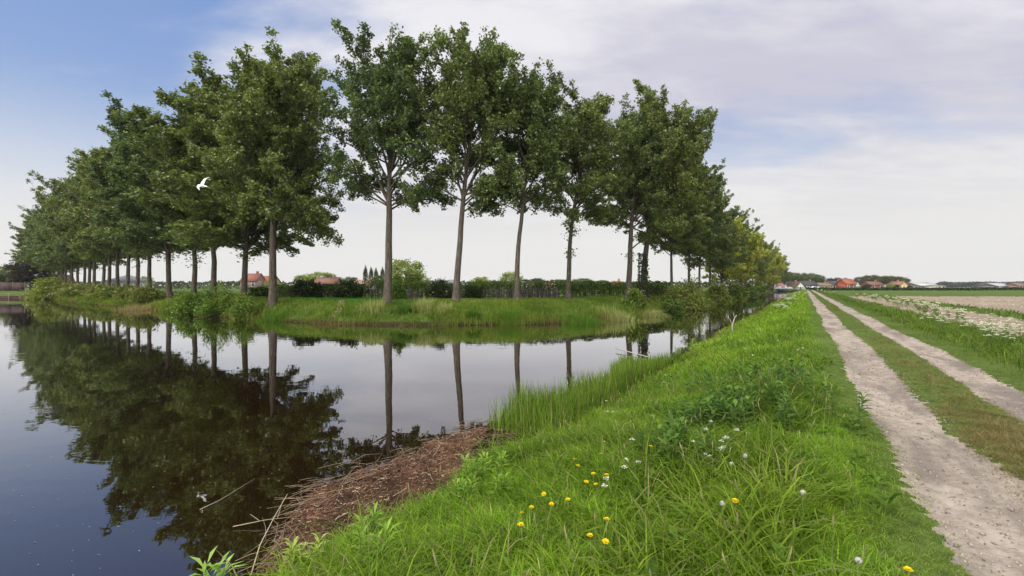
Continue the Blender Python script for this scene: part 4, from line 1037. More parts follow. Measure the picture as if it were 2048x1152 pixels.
def stones():
    rng = np.random.default_rng(12); b = MB(); n = 5200
    t = 1.5 + rng.uniform(0, 1, n) ** 1.6 * 14; s = np.where(rng.uniform(0, 1, n) < 0.72, rng.uniform(0.72, 1.5, n), rng.uniform(2.2, 2.85, n))
    x = s * VX + t * UX; y = s * VY + t * UY; z = ground_z(x, y); r = rng.uniform(0.003, 0.010, n) * np.where(rng.uniform(0, 1, n) < 0.05, 1.9, 1) * (1 + t * 0.03)
    base = np.array([(1, 0, 0), (0, 1, 0), (-1, 0, 0), (0, -1, 0), (0, 0, 0.7), (0, 0, -0.5)])
    V = base[None] * (1 + rng.normal(0, 0.28, (n, 6, 3))) * r[:, None, None]
    V = V + np.stack([x, y, z + r * 0.2], 1)[:, None]
    T = np.array([(0, 1, 4), (1, 2, 4), (2, 3, 4), (3, 0, 4), (1, 0, 5), (2, 1, 5), (3, 2, 5), (0, 3, 5)])
    k = rng.uniform(0, 1, (n, 1)); c = np.array([0.12, 0.095, 0.08]) * (1 - k) + np.array([0.42, 0.36, 0.31]) * k
    b.add(V.reshape(-1, 3), None, (T[None] + (np.arange(n) * 6)[:, None, None]).reshape(-1, 3), np.repeat(c, 6, axis=0))
    tag(obj('gravel', b.mesh('gravel', M['straw'])), 'loose grey and pale gravel scattered on the wheel ruts', 'gravel', kind='stuff')
stones()

def clods():
    rng = np.random.default_rng(13); b = MB(); n = 9000
    u = rng.uniform(0, 1, n); t = (8 ** -0.7 + u * (110 ** -0.7 - 8 ** -0.7)) ** (-1 / 0.7); s = 5.3 + rng.uniform(0, 1, n) ** 1.3 * 34
    x = s * VX + t * UX; y = s * VY + t * UY; ok = region(x, y) == 3; x, y, t, s = x[ok], y[ok], t[ok], s[ok]; n = len(x)
    z = ground_z(x, y); r = rng.uniform(0.02, 0.07, n) * (1 + t * 0.012)
    base = np.array([(1, 0, 0), (0, 1, 0), (-1, 0, 0), (0, -1, 0), (0, 0, 0.75), (0, 0, -0.5)])
    V = base[None] * (1 + rng.normal(0, 0.3, (n, 6, 3))) * r[:, None, None] + np.stack([x, y, z], 1)[:, None]
    T = np.array([(0, 1, 4), (1, 2, 4), (2, 3, 4), (3, 0, 4), (1, 0, 5), (2, 1, 5), (3, 2, 5), (0, 3, 5)])
    k = rng.uniform(0, 1, (n, 1)); c = np.array([0.22, 0.165, 0.13]) * (1 - k) + np.array([0.48, 0.40, 0.32]) * k
    b.add(V.reshape(-1, 3), None, (T[None] + (np.arange(n) * 6)[:, None, None]).reshape(-1, 3), np.repeat(c, 6, axis=0))
    tag(obj('soil_clods', b.mesh('soil_clods', M['straw'])), 'dry pale clods covering the tilled field', 'soil', kind='stuff')
clods()

# ------------------------------------------------------------------ gull
def gull():
    b = MB()
    # one skin: body loft, then the two wings rooted inside it (joined by the remesh)
    P = [(-0.235, 0, 0.005), (-0.215, 0, 0.008), (-0.18, 0, 0.015), (-0.14, 0, 0.012), (-0.06, 0, 0.0), (0.04, 0, -0.005), (0.12, 0, 0.0), (0.18, 0, 0.004), (0.27, 0, -0.012)]
    b.tube(P, [0.004, 0.010, 0.036, 0.040, 0.062, 0.066, 0.046, 0.028, 0.012], 10)
    b.box(0.17, 0.30, -0.045, 0.045, -0.022, -0.004)
    def wing(pts):
        for (p, q, c0, c1) in zip(pts[:-1], pts[1:], (0.16, 0.15, 0.10), (0.15, 0.10, 0.035)):
            p = np.array(p); q = np.array(q); th = np.array([0, 0.010, 0.0])
            d = q - p; nrm = np.cross(d, [1, 0, 0]); nrm = nrm / np.linalg.norm(nrm) * 0.010
            V = [p + [-c0 * .45, 0, 0] - nrm, p + [c0 * .55, 0, 0] - nrm, p + [c0 * .55, 0, 0] + nrm, p + [-c0 * .45, 0, 0] + nrm, q + [-c1 * .45, 0, 0] - nrm, q + [c1 * .55, 0, 0] - nrm, q + [c1 * .55, 0, 0] + nrm, q + [-c1 * .45, 0, 0] + nrm]
            b.add(V, [(3, 2, 1, 0), (4, 5, 6, 7), (0, 1, 5, 4), (1, 2, 6, 5), (2, 3, 7, 6), (3, 0, 4, 7)])
    wing([(-0.03, 0.0, 0.02), (-0.06, 0.13, 0.22), (-0.03, 0.20, 0.37), (0.13, 0.24, 0.47)])
    wing([(-0.03, 0.0, 0.0), (0.0, -0.24, -0.06), (0.10, -0.38, -0.15), (0.24, -0.46, -0.26)])
    me = b.mesh('gull', M['feather'], True)
    m, nt, bs = nodes('gull_plumage'); g = nt.nodes.new('ShaderNodeTexCoord'); sx = nt.nodes.new('ShaderNodeSeparateXYZ'); nt.links.new(g.outputs['Object'], sx.inputs[0])
    c = mixc(nt, mrange(nt, sx.outputs[0], -0.195, -0.15), (0.10, 0.07, 0.05), (0.82, 0.82, 0.80)); c = mixc(nt, mrange(nt, math_(nt, 'ADD', sx.outputs[2], 0.0), 0.10, 0.30, 0, 0.35), c, (0.62, 0.64, 0.66))
    nt.links.new(c, bs.inputs['Base Color']); bs.inputs['Roughness'].default_value = 0.7
    me.materials.clear(); me.materials.append(m)
    Y = 20.0; o = obj('gull', me, None, (at(404, Y), Y, zat(372, Y))); o.rotation_euler = (0, R(6), 0)
    rm = o.modifiers.new('join', 'REMESH'); rm.mode = 'VOXEL'; rm.voxel_size = 0.012; rm.use_smooth_shade = True
    sm = o.modifiers.new('soft', 'SMOOTH'); sm.iterations = 3; sm.factor = 0.5
    tag(o, 'white gull gliding in front of the dark left crowns, one wing raised', 'bird')
gull()

# ------------------------------------------------------------------ far buildings
def house(name, pxc, Y, wpx, toppx, label, wall, roof, rz=0.0, depth=7.0, eave=0.55, gable_front=False, windows=3, basez=None, chim=True, hip=False, door=True, group=None, winc=(0.05, 0.06, 0.07), floors=1):
    x = at(pxc, Y); z = gz(x, Y) if basez is None else basez
    W = wpx / F * Y; H = zat(toppx, Y) - z; he = H * eave; D = depth
    r = thing(name, (x, Y + D / 2, z), label, 'building' if name != 'house' else 'house', group, rz)
    w = MB(); w.box(-W / 2, W / 2, -D / 2, D / 2, -0.5, he, wall)
    if gable_front: w.add([(-W / 2, -D / 2, he), (W / 2, -D / 2, he), (0, -D / 2, H - 0.15), (-W / 2, D / 2, he), (W / 2, D / 2, he), (0, D / 2, H - 0.15)], None, [(0, 1, 2), (4, 3, 5)], wall)
    elif not hip: w.add([(-W / 2, -D / 2, he), (-W / 2, D / 2, he), (-W / 2, 0, H - 0.15), (W / 2, -D / 2, he), (W / 2, D / 2, he), (W / 2, 0, H - 0.15)], None, [(1, 0, 2), (3, 4, 5)], wall)
    obj('wall', w.mesh('wall', M['paint']), r)
    o = 0.35; t = 0.16; rb = MB()
    def slab(a, b_, c, d):
        a, b_, c, d = map(np.array, (a, b_, c, d)); n = np.cross(b_ - a, d - a).astype(float); n /= np.linalg.norm(n); n *= t * (1 if n[2] > 0 else -1)
        rb.add([a, b_, c, d, a + n, b_ + n, c + n, d + n], [(3, 2, 1, 0), (4, 5, 6, 7), (0, 1, 5, 4), (1, 2, 6, 5), (2, 3, 7, 6), (3, 0, 4, 7)], None, roof)
    k = (H - he)
    if gable_front:
        sl = k / (W / 2) * o
        slab((-W / 2 - o, -D / 2 - o, he - sl), (-W / 2 - o, D / 2 + o, he - sl), (0, D / 2 + o, H), (0, -D / 2 - o, H)); slab((W / 2 + o, D / 2 + o, he - sl), (W / 2 + o, -D / 2 - o, he - sl), (0, -D / 2 - o, H), (0, D / 2 + o, H))
    elif hip:
        rx = max(W / 2 - D / 2, 0.3)
        rb.add([(-W / 2 - o, -D / 2 - o, he), (W / 2 + o, -D / 2 - o, he), (W / 2 + o, D / 2 + o, he), (-W / 2 - o, D / 2 + o, he), (-rx, 0, H), (rx, 0, H)], [(0, 1, 5, 4), (2, 3, 4, 5), (3, 2, 1, 0)], [(1, 2, 5), (3, 0, 4)], roof)
    else:
        sl = k / (D / 2) * o
        slab((-W / 2 - o, -D / 2 - o, he - sl), (W / 2 + o, -D / 2 - o, he - sl), (W / 2 + o, 0, H), (-W / 2 - o, 0, H)); slab((W / 2 + o, D / 2 + o, he - sl), (-W / 2 - o, D / 2 + o, he - sl), (-W / 2 - o, 0, H), (W / 2 + o, 0, H))
    ro = obj('roof', rb.mesh('roof', M['tile']), r)
    if chim:
        cb = MB(); cx = W * 0.28 if not gable_front else 0; cb.box(cx - 0.35, cx + 0.35, -0.3, 0.4, H - 0.6, H + 0.8, (0.28, 0.14, 0.10)); cb.box(cx - 0.42, cx + 0.42, -0.37, 0.47, H + 0.8, H + 0.95, (0.2, 0.18, 0.16)); obj('chimney', cb.mesh('chimney', M['paint']), ro)
    fh = he / floors
    for fl in range(floors):
        for i in range(windows):
            wx = -W / 2 + W * (i + 0.5) / windows; ww = min(1.4, W / windows * 0.5); z0 = fl * fh + fh * 0.36; z1 = fl * fh + fh * 0.82
            if door and fl == 0 and i == windows // 2:
                d = MB(); d.box(wx - 0.5, wx + 0.5, -D / 2 - 0.05, -D / 2 + 0.02, 0, min(2.1, he * 0.85), (0.16, 0.10, 0.07)); obj('door', d.mesh('door', M['wood']), r); continue
            fr = MB(); yf = -D / 2
            for (a0, a1, b0, b1) in ((wx - ww / 2 - 0.1, wx + ww / 2 + 0.1, z0 - 0.1, z0), (wx - ww / 2 - 0.1, wx + ww / 2 + 0.1, z1, z1 + 0.1), (wx - ww / 2 - 0.1, wx - ww / 2, z0, z1), (wx + ww / 2, wx + ww / 2 + 0.1, z0, z1)): fr.box(a0, a1, yf - 0.07, yf + 0.02, b0, b1, (0.75, 0.75, 0.73))
            fo = obj('window', fr.mesh('window', M['paint']), r); pn = MB(); pn.box(wx - ww / 2, wx + ww / 2, yf - 0.03, yf + 0.01, z0, z1, winc); obj('pane', pn.mesh('pane', M['glass']), fo)
    return r
RED, DARK, BRICK, WHITE, CREAM, YEL = (0.48, 0.13, 0.06), (0.06, 0.06, 0.065), (0.30, 0.11, 0.08), (0.72, 0.71, 0.68), (0.6, 0.55, 0.42), (0.62, 0.48, 0.22)
gv = 'village houses beyond the field'
house('house', 1566, 205, 11, 567, 'small house with a pale red roof at the canal end', (0.5, 0.45, 0.42), (0.5, 0.2, 0.16), group=gv)
house('house', 1586, 215, 12, 566, 'grey house half behind the bridge with a dark roof', (0.45, 0.43, 0.4), DARK, group=gv)
house('house', 1601, 205, 14, 564, 'white gabled house with dark roof edges at the head of the track', WHITE, (0.10, 0.07, 0.06), gable_front=True, windows=3, group=gv, eave=0.45)
house('house', 1622, 215, 28, 562, 'long white house with a dark slate roof right of the track end', WHITE, DARK, windows=5, group=gv, eave=0.48)
house('house', 1653, 215, 26, 566, 'low yellow-brick house between the slate-roofed houses', YEL, (0.22, 0.15, 0.10), windows=5, group=gv, eave=0.55)
house('house', 1679, 218, 27, 562, 'pale house with dark slate roof left of the orange roof', (0.55, 0.5, 0.44), DARK, windows=4, group=gv, eave=0.5)
house('house', 1703, 208, 19, 558, 'red brick house with a bright orange tiled roof', (0.33, 0.09, 0.06), (0.30, 0.095, 0.055), windows=3, group=gv, eave=0.52, chim=False)
house('house', 1755, 225, 26, 563, 'brown brick house with a white garage door', BRICK, (0.16, 0.09, 0.07), windows=3, group=gv, eave=0.55)
house('house', 1808, 215, 19, 563, 'yellow gabled house at the right end of the trees', (0.62, 0.47, 0.24), (0.22, 0.12, 0.08), gable_front=True, windows=3, group=gv, eave=0.45)
gf = 'farm buildings at the right'
house('farm_shed', 1832, 230, 22, 571.5, 'low white farm shed left of the grey barn', WHITE, (0.14, 0.13, 0.13), windows=3, group=gf, chim=False, eave=0.7, door=False)
house('barn', 1860, 240, 36, 565, 'grey-roofed barn with a red brick front', (0.24, 0.11, 0.09), (0.42, 0.42, 0.43), windows=4, group=gf, chim=False, eave=0.5, depth=14)
house('farm_shed', 1883, 225, 16, 571, 'cream box-shaped shed right of the grey barn', (0.66, 0.62, 0.5), (0.3, 0.28, 0.26), windows=2, group=gf, chim=False, eave=0.88, door=False)
house('barn', 2012, 235, 32, 566, 'grey barn with lit white windows at the far right', (0.16, 0.14, 0.14), (0.36, 0.36, 0.40), windows=3, group=gf, chim=False, eave=0.5, winc=(0.65, 0.65, 0.66), depth=12)
house('house', 2047, 230, 20, 566, 'brown house cut by the right picture edge', (0.25, 0.17, 0.14), (0.2, 0.12, 0.10), windows=2, group=gf)
gc = 'houses seen under the poplars'
house('house', 228, 120, 52, 549, 'large white house with a grey hipped roof behind the left trunks', WHITE, (0.30, 0.31, 0.33), hip=True, windows=5, group=gc, depth=9, chim=False)
house('house', 94, 130, 14, 549, 'brick house with a white gable behind the willow', (0.4, 0.2, 0.16), (0.2, 0.12, 0.1), gable_front=True, windows=2, group=gc)
house('house', 496, 170, 30, 547, 'red-roofed house left of the dense poplar', (0.30, 0.23, 0.20), (0.25, 0.10, 0.075), windows=3, group=gc)
house('house', 522, 175, 40, 552, 'long house with bright red roof tiles beside the dense poplar', (0.34, 0.27, 0.23), (0.30, 0.10, 0.065), windows=4, group=gc)
house('house', 648, 150, 42, 556, 'brown brick house between the two dark shrubs', BRICK, (0.20, 0.10, 0.075), windows=4, group=gc)
house('house', 722, 150, 36, 561, 'white cottage with a pinkish roof left of the tallest trunk', WHITE, (0.28, 0.16, 0.13), windows=4, group=gc, eave=0.42)
house('house', 912 - 8, 140, 14, 560, 'bluish-white house glimpsed left of the leaning trunk', (0.5, 0.54, 0.6), (0.2, 0.2, 0.22), windows=2, group=gc)
house('house', 1056, 180, 24, 563, 'white house with dark roof beyond the trimmed hedge', WHITE, (0.16, 0.15, 0.15), windows=3, group=gc)
house('house', 1098, 190, 24, 563, 'grey house with a dull pink roof right of the white one', (0.45, 0.4, 0.36), (0.34, 0.19, 0.15), windows=3, group=gc)
house('house', 1237, 190, 16, 562, 'small house with orange roof just left of the pale trunk', (0.4, 0.36, 0.32), (0.55, 0.2, 0.12), windows=2, group=gc)

# ------------------------------------------------------------------ far trees
def far_trees():
    rng = np.random.default_rng(30)
    kinds = {}
    specs = {'light': ((0.15, 0.20, 0.04), (0.33, 0.38, 0.09)), 'mid': ((0.05, 0.08, 0.02), (0.12, 0.16, 0.04)), 'dark': ((0.022, 0.036, 0.014), (0.06, 0.08, 0.028)), 'brown': ((0.07, 0.07, 0.028), (0.16, 0.145, 0.055)), 'purple': ((0.022, 0.014, 0.013), (0.05, 0.035, 0.028))}
    for i, (k, (a, b)) in enumerate(specs.items()):
        kinds[k] = round_tree(50 + i, 10.0, 4.6, a, b, n=3600 if k == 'light' else 5200, leaf=0.42)
    kinds['column'] = round_tree(60, 10.0, 1.3, (0.05, 0.075, 0.035), (0.11, 0.14, 0.06), n=2600, leaf=0.3, zb=0.05, shape='column')
    pr = {}
    def put(kind, px, Y, top, wpx, label, name='tree', group=None):
        x = at(px, Y); z = gz(x, Y) - 0.2; H = zat(top, Y) - z; R_ = 1.3 if kind == 'column' else 4.6
        sx_ = wpx / F * Y / R_; sc = (sx_, sx_, H / 10.0); rz = rng.uniform(0, 6.28)
        if kind not in pr:
            pr[kind] = place_tree(name, kinds[kind], (x, Y, z), label, 'tree', group, rz, sc)
        else:
            c = dup(pr[kind], (x, Y, z), label, rz, sc); c.name = name
            if group: c['group'] = group
            elif 'group' in c.keys(): del c['group']
    put('light', 812, 62, 515, 40, 'bright yellow-green tree right of the tallest poplar trunk', 'light_tree')
    put('light', 835, 66, 545, 28, 'lower light-green tree beside the brightest one')
    put('light', 640, 160, 542, 34, 'pale green tree over the brown brick house'); put('light', 605, 150, 548, 18, 'small pale tree left of the brown brick house')
    put('light', 1022, 110, 541, 24, 'pale willow-like tree left of the medium poplar trunk'); put('light', 960, 120, 552, 22, 'small light tree right of the leaning trunk')
    put('light', 185 + 360, 160, 560, 16, 'faint pale tree right behind the dense poplar')
    gcx = 'columnar poplars on the horizon'
    for px, top, lab in ((731, 529, 'leftmost columnar poplar on the horizon'), (742, 532, 'second columnar poplar from the left on the horizon'), (752, 534, 'shorter columnar poplar, third from the left'), (765, 532, 'columnar poplar hiding behind the tallest trunk')):
        put('column', px, 170, top, 5.5, lab, 'columnar_poplar', gcx)
    put('mid', 700, 170, 553, 20, 'dull green tree left of the columnar poplars'); put('mid', 757, 160, 550, 14, 'round green tree below the columnar poplars')
    for px, top, w, lab in ((670, 552, 18, 'dull tree right of the pale one over the houses'), (1075, 556, 20, 'dark tree over the grey pink-roofed house'), (1050, 558, 16, 'dark tree behind the white house'), (1120, 558, 26, 'dull tree left of the tufted trunk'), (1165, 556, 26, 'dull tree right of the tufted trunk'), (1205, 560, 20, 'low dark tree left of the orange-roofed house'), (985, 560, 20, 'low dark tree behind the small light one')):
        put('dark' if px in (1075, 1050, 1205, 985) else 'mid', px, 200, top, w, lab)
    put('light', 290, 150, 551, 16, 'light tree right of the white hipped house'); put('mid', 268, 150, 556, 14, 'small green tree right of the hipped roof')
    put('purple', 62, 120, 521, 42, 'dark purple-leaved tree at the far left', 'copper_tree'); put('light', 22, 140, 527, 26, 'pale green tree at the left picture edge'); put('mid', -14, 130, 535, 24, 'green tree cut by the left picture edge'); put('dark', 35, 120, 552, 16, 'dark low tree before the pale left one')
    gm = 'trees behind the village houses'
    for i, px in enumerate((1555, 1569, 1583, 1597, 1611, 1625, 1638)):
        put('mid', px, 260 + 6 * i, 541 + i * 0.8 + rng.uniform(0, 3), 12, 'tall green tree in the row behind the canal-end houses', 'tree', gm)
    for px, top, w in ((1660, 556, 12), (1675, 555, 12), (1690, 556, 12)): put('dark', px, 300, top, w, 'low dark tree behind the slate-roofed houses', 'tree', gm)
    for px, top, w, lab in ((1722, 553, 14, 'brownish tree just right of the orange roof'), (1742, 549, 18, 'tallest brownish tree in the right clump'), (1765, 551, 18, 'brownish tree over the brick house with garage'), (1785, 551, 18, 'brownish tree in the right half of the clump'), (1803, 553, 14, 'last tree of the clump over the yellow house')):
        put('brown' if px < 1790 else 'mid', px, 275, top, w, lab, 'tree', gm)
    for px, top, w, lab in ((1733, 568, 9, 'dark bush left of the brick house with garage'), (1791, 569, 8, 'dark bush left of the yellow gabled house'), (1819, 571, 5, 'dark bush right of the yellow gabled house')): put('dark', px, 210, top, w, lab, 'bush')
    for px, top, w, lab in ((1780, 567, 8, 'light bush between brick house and yellow house'), (1643, 569, 6, 'pale bush beside the low yellow-brick house'), (1588, 570, 6, 'pale bush by the bridge')): put('light', px, 205, top, w, lab, 'bush')
    # far-off wood that reads as one mass
    b = MB(); n = 30000
    px = rng.uniform(1862, 2500, n); Y = rng.uniform(560, 640, n); x = (px - 1024) / F * Y
    top = zat(564.5, 600) + 0.8 * noise2(px, px * 0, 0.12, 1) + 0.7 * noise2(px, px * 0, 0.5, 2)
    top = top * (0.4 + 0.6 * smooth(1862, 1885, px)); z = top * rng.uniform(0.0, 1, n) ** 0.6
    leaf_quads(b, np.stack([x, Y, z], 1), 1.9, rng, (0.026, 0.036, 0.036), (0.048, 0.060, 0.058))
    tag(obj('distant_wood', b.mesh('distant_wood', M['bush'])), 'dark far-off wood along the right horizon', 'wood', kind='stuff')
    b = MB(); n = 16000
    px = rng.uniform(-500, 1540, n); Y = rng.uniform(215, 240, n); x = (px - 1024) / F * Y
    top = zat(563.5, 228) + 0.7 * noise2(px, px * 0, 0.05, 1) + 0.5 * noise2(px, px * 0, 0.23, 2)
    z = top * rng.uniform(0.0, 1, n) ** 0.6; ok = far_dist(x, Y) > 3
    leaf_quads(b, np.stack([x, Y, z], 1)[ok], 1.1, rng, (0.03, 0.042, 0.02), (0.075, 0.095, 0.035))
    tag(obj('distant_wood', b.mesh('distant_wood', M['bush'])), 'low green wood closing the view behind the poplars', 'wood', kind='stuff')
    # dark hedge beyond the field
far_trees()
hedge_strip('hedge', [(at(1612, 180), 180), (at(1700, 165), 165), (at(2250, 165), 165)], 1.0, 1.2, 'long dark hedge beyond the tilled field in front of the houses', D1, (0.05, 0.085, 0.02), 9000, 0.5)

# ------------------------------------------------------------------ canal end: bridge, cars, post, quay
def bridge():
    c = np.array(st(-6.6, 231)); r = thing('road_bridge', (c[0], c[1], 0), 'low dark bridge closing the canal in front of the houses', 'bridge', None, math.atan2(VY, VX))
    d = MB(); d.box(-5.2, 5.2, -1.6, 1.6, -0.25, 0.12, (0.09, 0.085, 0.08)); obj('deck', d.mesh('deck', M['paint']), r)
    for sx_ in (-1, 1):
        a = MB(); a.box(sx_ * 4.4 - 0.8, sx_ * 4.4 + 0.8, -1.5, 1.5, -1.6, -0.252, (0.12, 0.10, 0.09)); obj('abutment', a.mesh('abutment', M['paint']), r)
    for sy in (-1.45, 1.45):
        p = MB(); p.tube([(-5.1, sy, 0.95), (5.1, sy, 0.95)], 0.04, 6, (0.3, 0.3, 0.3)); p.tube([(-5.1, sy, 0.55), (5.1, sy, 0.55)], 0.03, 6, (0.3, 0.3, 0.3))
        for i in range(9): p.tube([(-5.1 + i * 10.2 / 8, sy, 0.12), (-5.1 + i * 10.2 / 8, sy, 0.95)], 0.035, 5, (0.3, 0.3, 0.3))
        obj('railing', p.mesh('railing', M['metal']), r)
bridge()
def car_meshes(c):
    body = MB(); prof = [(-2.1, 0.35), (-2.12, 0.72), (-1.95, 0.9), (-1.25, 0.96), (-0.7, 1.42), (0.75, 1.45), (1.45, 0.98), (1.95, 0.92), (2.1, 0.75), (2.1, 0.35)]
    n = len(prof); V = []
    for y, k in ((-0.82, 0.97), (-0.75, 1.0), (0.75, 1.0), (0.82, 0.97)): V += [(x * k, y * (0.86 if z > 1.2 else 1), z) for x, z in prof]
    Q = [(r * n + i, r * n + (i + 1) % n, (r + 1) * n + (i + 1) % n, (r + 1) * n + i) for r in range(3) for i in range(n)]
    body.add(V, Q, [(0, i + 1, i) for i in range(1, n - 1)] + [(3 * n, 3 * n + i, 3 * n + i + 1) for i in range(1, n - 1)], c)
    win = MB()
    for y in (-0.80, 0.80): win.add([(-0.98, y, 1.02), (1.25, y, 1.02), (0.72, y * 0.9, 1.38), (-0.66, y * 0.9, 1.38)], [(0, 1, 2, 3)], None, (0.03, 0.035, 0.04))
    wh = MB(); th = np.arange(14) / 14 * 6.283
    wh.tube([(0, -0.11, 0), (0, 0.11, 0)], 0.32, 14, (0.02, 0.02, 0.02)); rim = MB(); rim.tube([(0, -0.12, 0), (0, 0.12, 0)], 0.19, 12, (0.4, 0.4, 0.42))
    li = MB(); li.box(-2.13, -2.05, -0.1, 0.1, 0.62, 0.74, (0.8, 0.8, 0.78))
    return body.mesh('body', M['metal'], False), win.mesh('window', M['glass']), wh.mesh('tyre', M['straw']), rim.mesh('rim', M['metal']), li.mesh('headlight', M['glass'])
def cars():
    for px, Y, c, lab in ((1551, 196, (0.5, 0.55, 0.6), 'silver car parked left of the bridge'), (1564, 200, (0.62, 0.66, 0.7), 'pale blue car parked by the pink-roofed house'), (1574, 203, (0.7, 0.7, 0.7), 'white car parked next to the grey house'), (1629, 200, (0.75, 0.75, 0.75), 'white car parked before the long white house'), (1641, 203, (0.3, 0.32, 0.35), 'grey car parked beside the white one')):
        x = at(px, Y); ms = car_meshes(c); r = thing('parked_car', (x, Y, max(gz(x, Y), 0.0)), lab, 'car', 'cars parked before the village', 0.1)
        obj('body', ms[0], r); obj('window', ms[1], r)
        for wx in (-1.3, 1.3):
            for wy in (-0.76, 0.76):
                w = obj('wheel', ms[2], r, (wx, wy, 0.32)); obj('rim', ms[3], w)
        for wy in (-0.55, 0.55): obj('headlight', ms[4], r, (0, wy, 0))
cars()
def post(px, Y, h, label, board):
    x = at(px, Y); r = thing('marker_post', (x, Y, gz(x, Y)), label, 'post'); a = MB(); a.tube([(0, 0, -0.3), (0, 0, h)], 0.06, 7, (0.05, 0.04, 0.035)); obj('pole', a.mesh('pole', M['wood']), r)
    s = MB(); s.box(-board / 2, board / 2, -0.10, -0.062, h - 0.42, h, (0.06, 0.05, 0.045)); obj('board', s.mesh('board', M['wood']), r)
post(1655, 112, 1.0, 'small dark post with a board on the grass right of the track', 0.7)
def quay():
    Y = 87.0; x0, x1 = at(-260, Y), at(58, Y); r = thing('timber_quay', (x1, Y, ZW), 'brown timber quay with posts at the far left water edge', 'quay')
    d = MB(); d.box(x0 - x1, 0, -0.35, 1.4, 0.42, 0.62, (0.19, 0.13, 0.115)); obj('deck', d.mesh('deck', M['wood']), r)
    f = MB(); f.box(x0 - x1, -0.2, -0.28, -0.20, -0.3, 0.40, (0.10, 0.06, 0.055)); obj('facing', f.mesh('facing', M['wood']), r)
    for i in range(10):
        p = MB(); xx = -0.2 - i * 3.2; p.tube([(xx, -0.42, -0.6), (xx, -0.42, 1.0 if i % 2 else 1.9)], 0.09, 7, (0.22, 0.17, 0.14)); obj('post', p.mesh('post', M['wood']), r)
    Y2 = 94.0; r2 = thing('board_fence', (at(50, Y2), Y2, gz(at(50, Y2), Y2)), 'dark brown board fence behind the quay at the far left', 'fence')
    for i in range(12):
        p = MB(); xx = -i * 2.6; p.box(xx - 2.52, xx - 0.08, -0.03, 0.03, 0.05, 1.75, np.array([0.075, 0.05, 0.05]) * (0.8 + 0.4 * ((i * 7) % 5) / 5)); obj('panel', p.mesh('panel', M['wood']), r2)
        q = MB(); q.box(xx - 0.06, xx + 0.06, -0.06, 0.06, -0.2, 1.9, (0.12, 0.09, 0.08)); obj('post', q.mesh('post', M['wood']), r2)
quay()

def haze():
    b = MB(); b.box(-900, 1150, -60, 900, -4.0, 60.0)
    m = bpy.data.materials.new('haze_air'); m.use_nodes = True; nt = m.node_tree; nt.nodes.remove(nt.nodes['Principled BSDF'])
    v = nt.nodes.new('ShaderNodeVolumePrincipled'); v.inputs['Color'].default_value = (0.93, 0.96, 1.0, 1); v.inputs["Density"].default_value = HAZE; v.inputs['Anisotropy'].default_value = 0.2
    nt.links.new(v.outputs[0], nt.nodes['Material Output'].inputs['Volume'])
    tag(obj('haze', b.mesh('haze', m)), 'thin pale haze in the distance', 'haze', kind='stuff')
HAZE = 0.00016
haze()

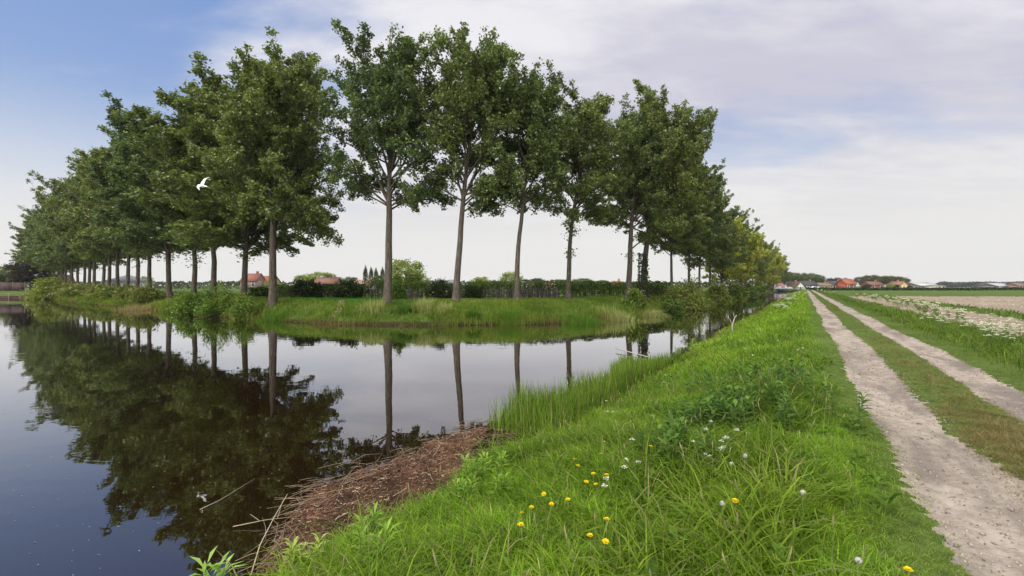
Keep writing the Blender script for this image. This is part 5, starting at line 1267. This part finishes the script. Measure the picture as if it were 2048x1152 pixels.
# ------------------------------------------------------------------ sky, light, camera
def world():
    w = bpy.data.worlds.new('World'); scene.world = w; w.use_nodes = True; nt = w.node_tree
    bg = nt.nodes['Background']; bg.inputs['Strength'].default_value = SKY_STRENGTH
    sky = nt.nodes.new('ShaderNodeTexSky'); sky.sky_type = 'NISHITA'; sky.sun_disc = False
    sky.sun_elevation = SUN_EL; sky.sun_rotation = SUN_ROT; sky.air_density = 1.0; sky.dust_density = 1.2; sky.ozone_density = 2.0
    tc = nt.nodes.new('ShaderNodeTexCoord').outputs['Generated']
    sx = nt.nodes.new('ShaderNodeSeparateXYZ'); nt.links.new(tc, sx.inputs[0])
    x, y, z = sx.outputs
    zc = math_(nt, 'MAXIMUM', z, 0.0)
    dz = math_(nt, 'ADD', zc, 0.16)
    cv = nt.nodes.new('ShaderNodeCombineXYZ')
    nt.links.new(math_(nt, 'DIVIDE', x, dz), cv.inputs[0]); nt.links.new(math_(nt, 'DIVIDE', y, dz), cv.inputs[1])
    mp = nd(nt, 'ShaderNodeMapping'); mp.inputs['Rotation'].default_value = (0, 0, R(24)); mp.inputs['Scale'].default_value = (0.55, 1.15, 1); mp.inputs['Location'].default_value = CLOUD_LOC
    nt.links.new(cv.outputs[0], mp.inputs['Vector'])
    n1 = noise(nt, 1.15, 7, 0.52, mp.outputs[0], 0.35); n2 = noise(nt, 3.0, 6, 0.6, mp.outputs[0], 0.2)
    # more cloud to the right and towards the horizon
    bias = math_(nt, 'MULTIPLY', mrange(nt, x, -0.62, -0.04), 0.50)
    bias = math_(nt, 'SUBTRACT', bias, math_(nt, 'MULTIPLY', mrange(nt, x, 0.18, 0.42), 0.16))
    dens = math_(nt, 'ADD', math_(nt, 'ADD', n1, math_(nt, 'MULTIPLY', n2, 0.34)), bias)
    cov = mrange(nt, dens, COV[0], COV[1])
    n3 = noise(nt, 0.8, 5, 0.5, mp.outputs[0], 0.3)
    k = 1.0 / SKY_STRENGTH
    ccol = mixc(nt, mrange(nt, math_(nt, 'ADD', math_(nt, 'MULTIPLY', n3, 0.6), math_(nt, 'MULTIPLY', n2, 0.4)), 0.40, 0.60), (0.60 * k, 0.595 * k, 0.70 * k), (0.86 * k, 0.85 * k, 0.89 * k))
    blue = mixc(nt, mrange(nt, z, 0.0, 0.6), (0.42 * k, 0.56 * k, 0.82 * k), (0.21 * k, 0.345 * k, 0.69 * k))
    skyc = mixc(nt, 0.85, sky.outputs[0], blue)
    # glow added round the sun, unseen behind the camera, to brighten grass and trees
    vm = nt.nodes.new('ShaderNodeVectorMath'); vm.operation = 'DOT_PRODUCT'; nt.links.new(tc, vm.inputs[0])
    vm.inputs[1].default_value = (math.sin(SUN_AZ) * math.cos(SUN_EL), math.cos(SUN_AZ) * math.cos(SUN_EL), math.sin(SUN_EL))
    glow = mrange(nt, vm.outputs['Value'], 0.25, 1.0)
    c = mixc(nt, cov, skyc, ccol)
    c = mixc(nt, mrange(nt, z, 0.36, 0.04), c, (0.85 * k, 0.84 * k, 0.815 * k))
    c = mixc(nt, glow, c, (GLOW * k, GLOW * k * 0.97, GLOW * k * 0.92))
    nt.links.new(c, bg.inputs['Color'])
SUN_EL, SUN_AZ = R(48), R(215)     # behind the camera, a little to the left
SUN_ROT = SUN_AZ
SKY_STRENGTH = 0.12
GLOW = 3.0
COV = (0.73, 1.03)
CLOUD_LOC = (5.3, 1.1, 0.0)
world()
sd = bpy.data.lights.new('sun', 'SUN'); sd.energy = 1.5; sd.angle = R(10); sd.color = (1.0, 0.95, 0.87)
so = bpy.data.objects.new('sun', sd); col.objects.link(so)
dirv = (math.sin(SUN_AZ) * math.cos(SUN_EL), math.cos(SUN_AZ) * math.cos(SUN_EL), math.sin(SUN_EL))
import mathutils
so.rotation_euler = mathutils.Vector(dirv).to_track_quat('Z', 'Y').to_euler(); so.location = (0, -10, 30)

cd = bpy.data.cameras.new('camera'); cd.sensor_width = 36.0; cd.lens = 36.0 * F / 2048.0; cd.clip_start = 0.05; cd.clip_end = 20000
cd.shift_y = -(576.0 - H0) / 2048.0
co = bpy.data.objects.new('camera', cd); col.objects.link(co); co.location = (0, 0, CZ); co.rotation_euler = (R(90), 0, 0)
scene.camera = co
scene.view_settings.view_transform = 'Standard'; scene.view_settings.look = 'None'; scene.view_settings.exposure = 0.0; scene.view_settings.gamma = 1.0
scene.view_settings.use_curve_mapping = False
scene.cycles.max_bounces = 8; scene.cycles.transparent_max_bounces = 4; scene.cycles.use_denoising = True
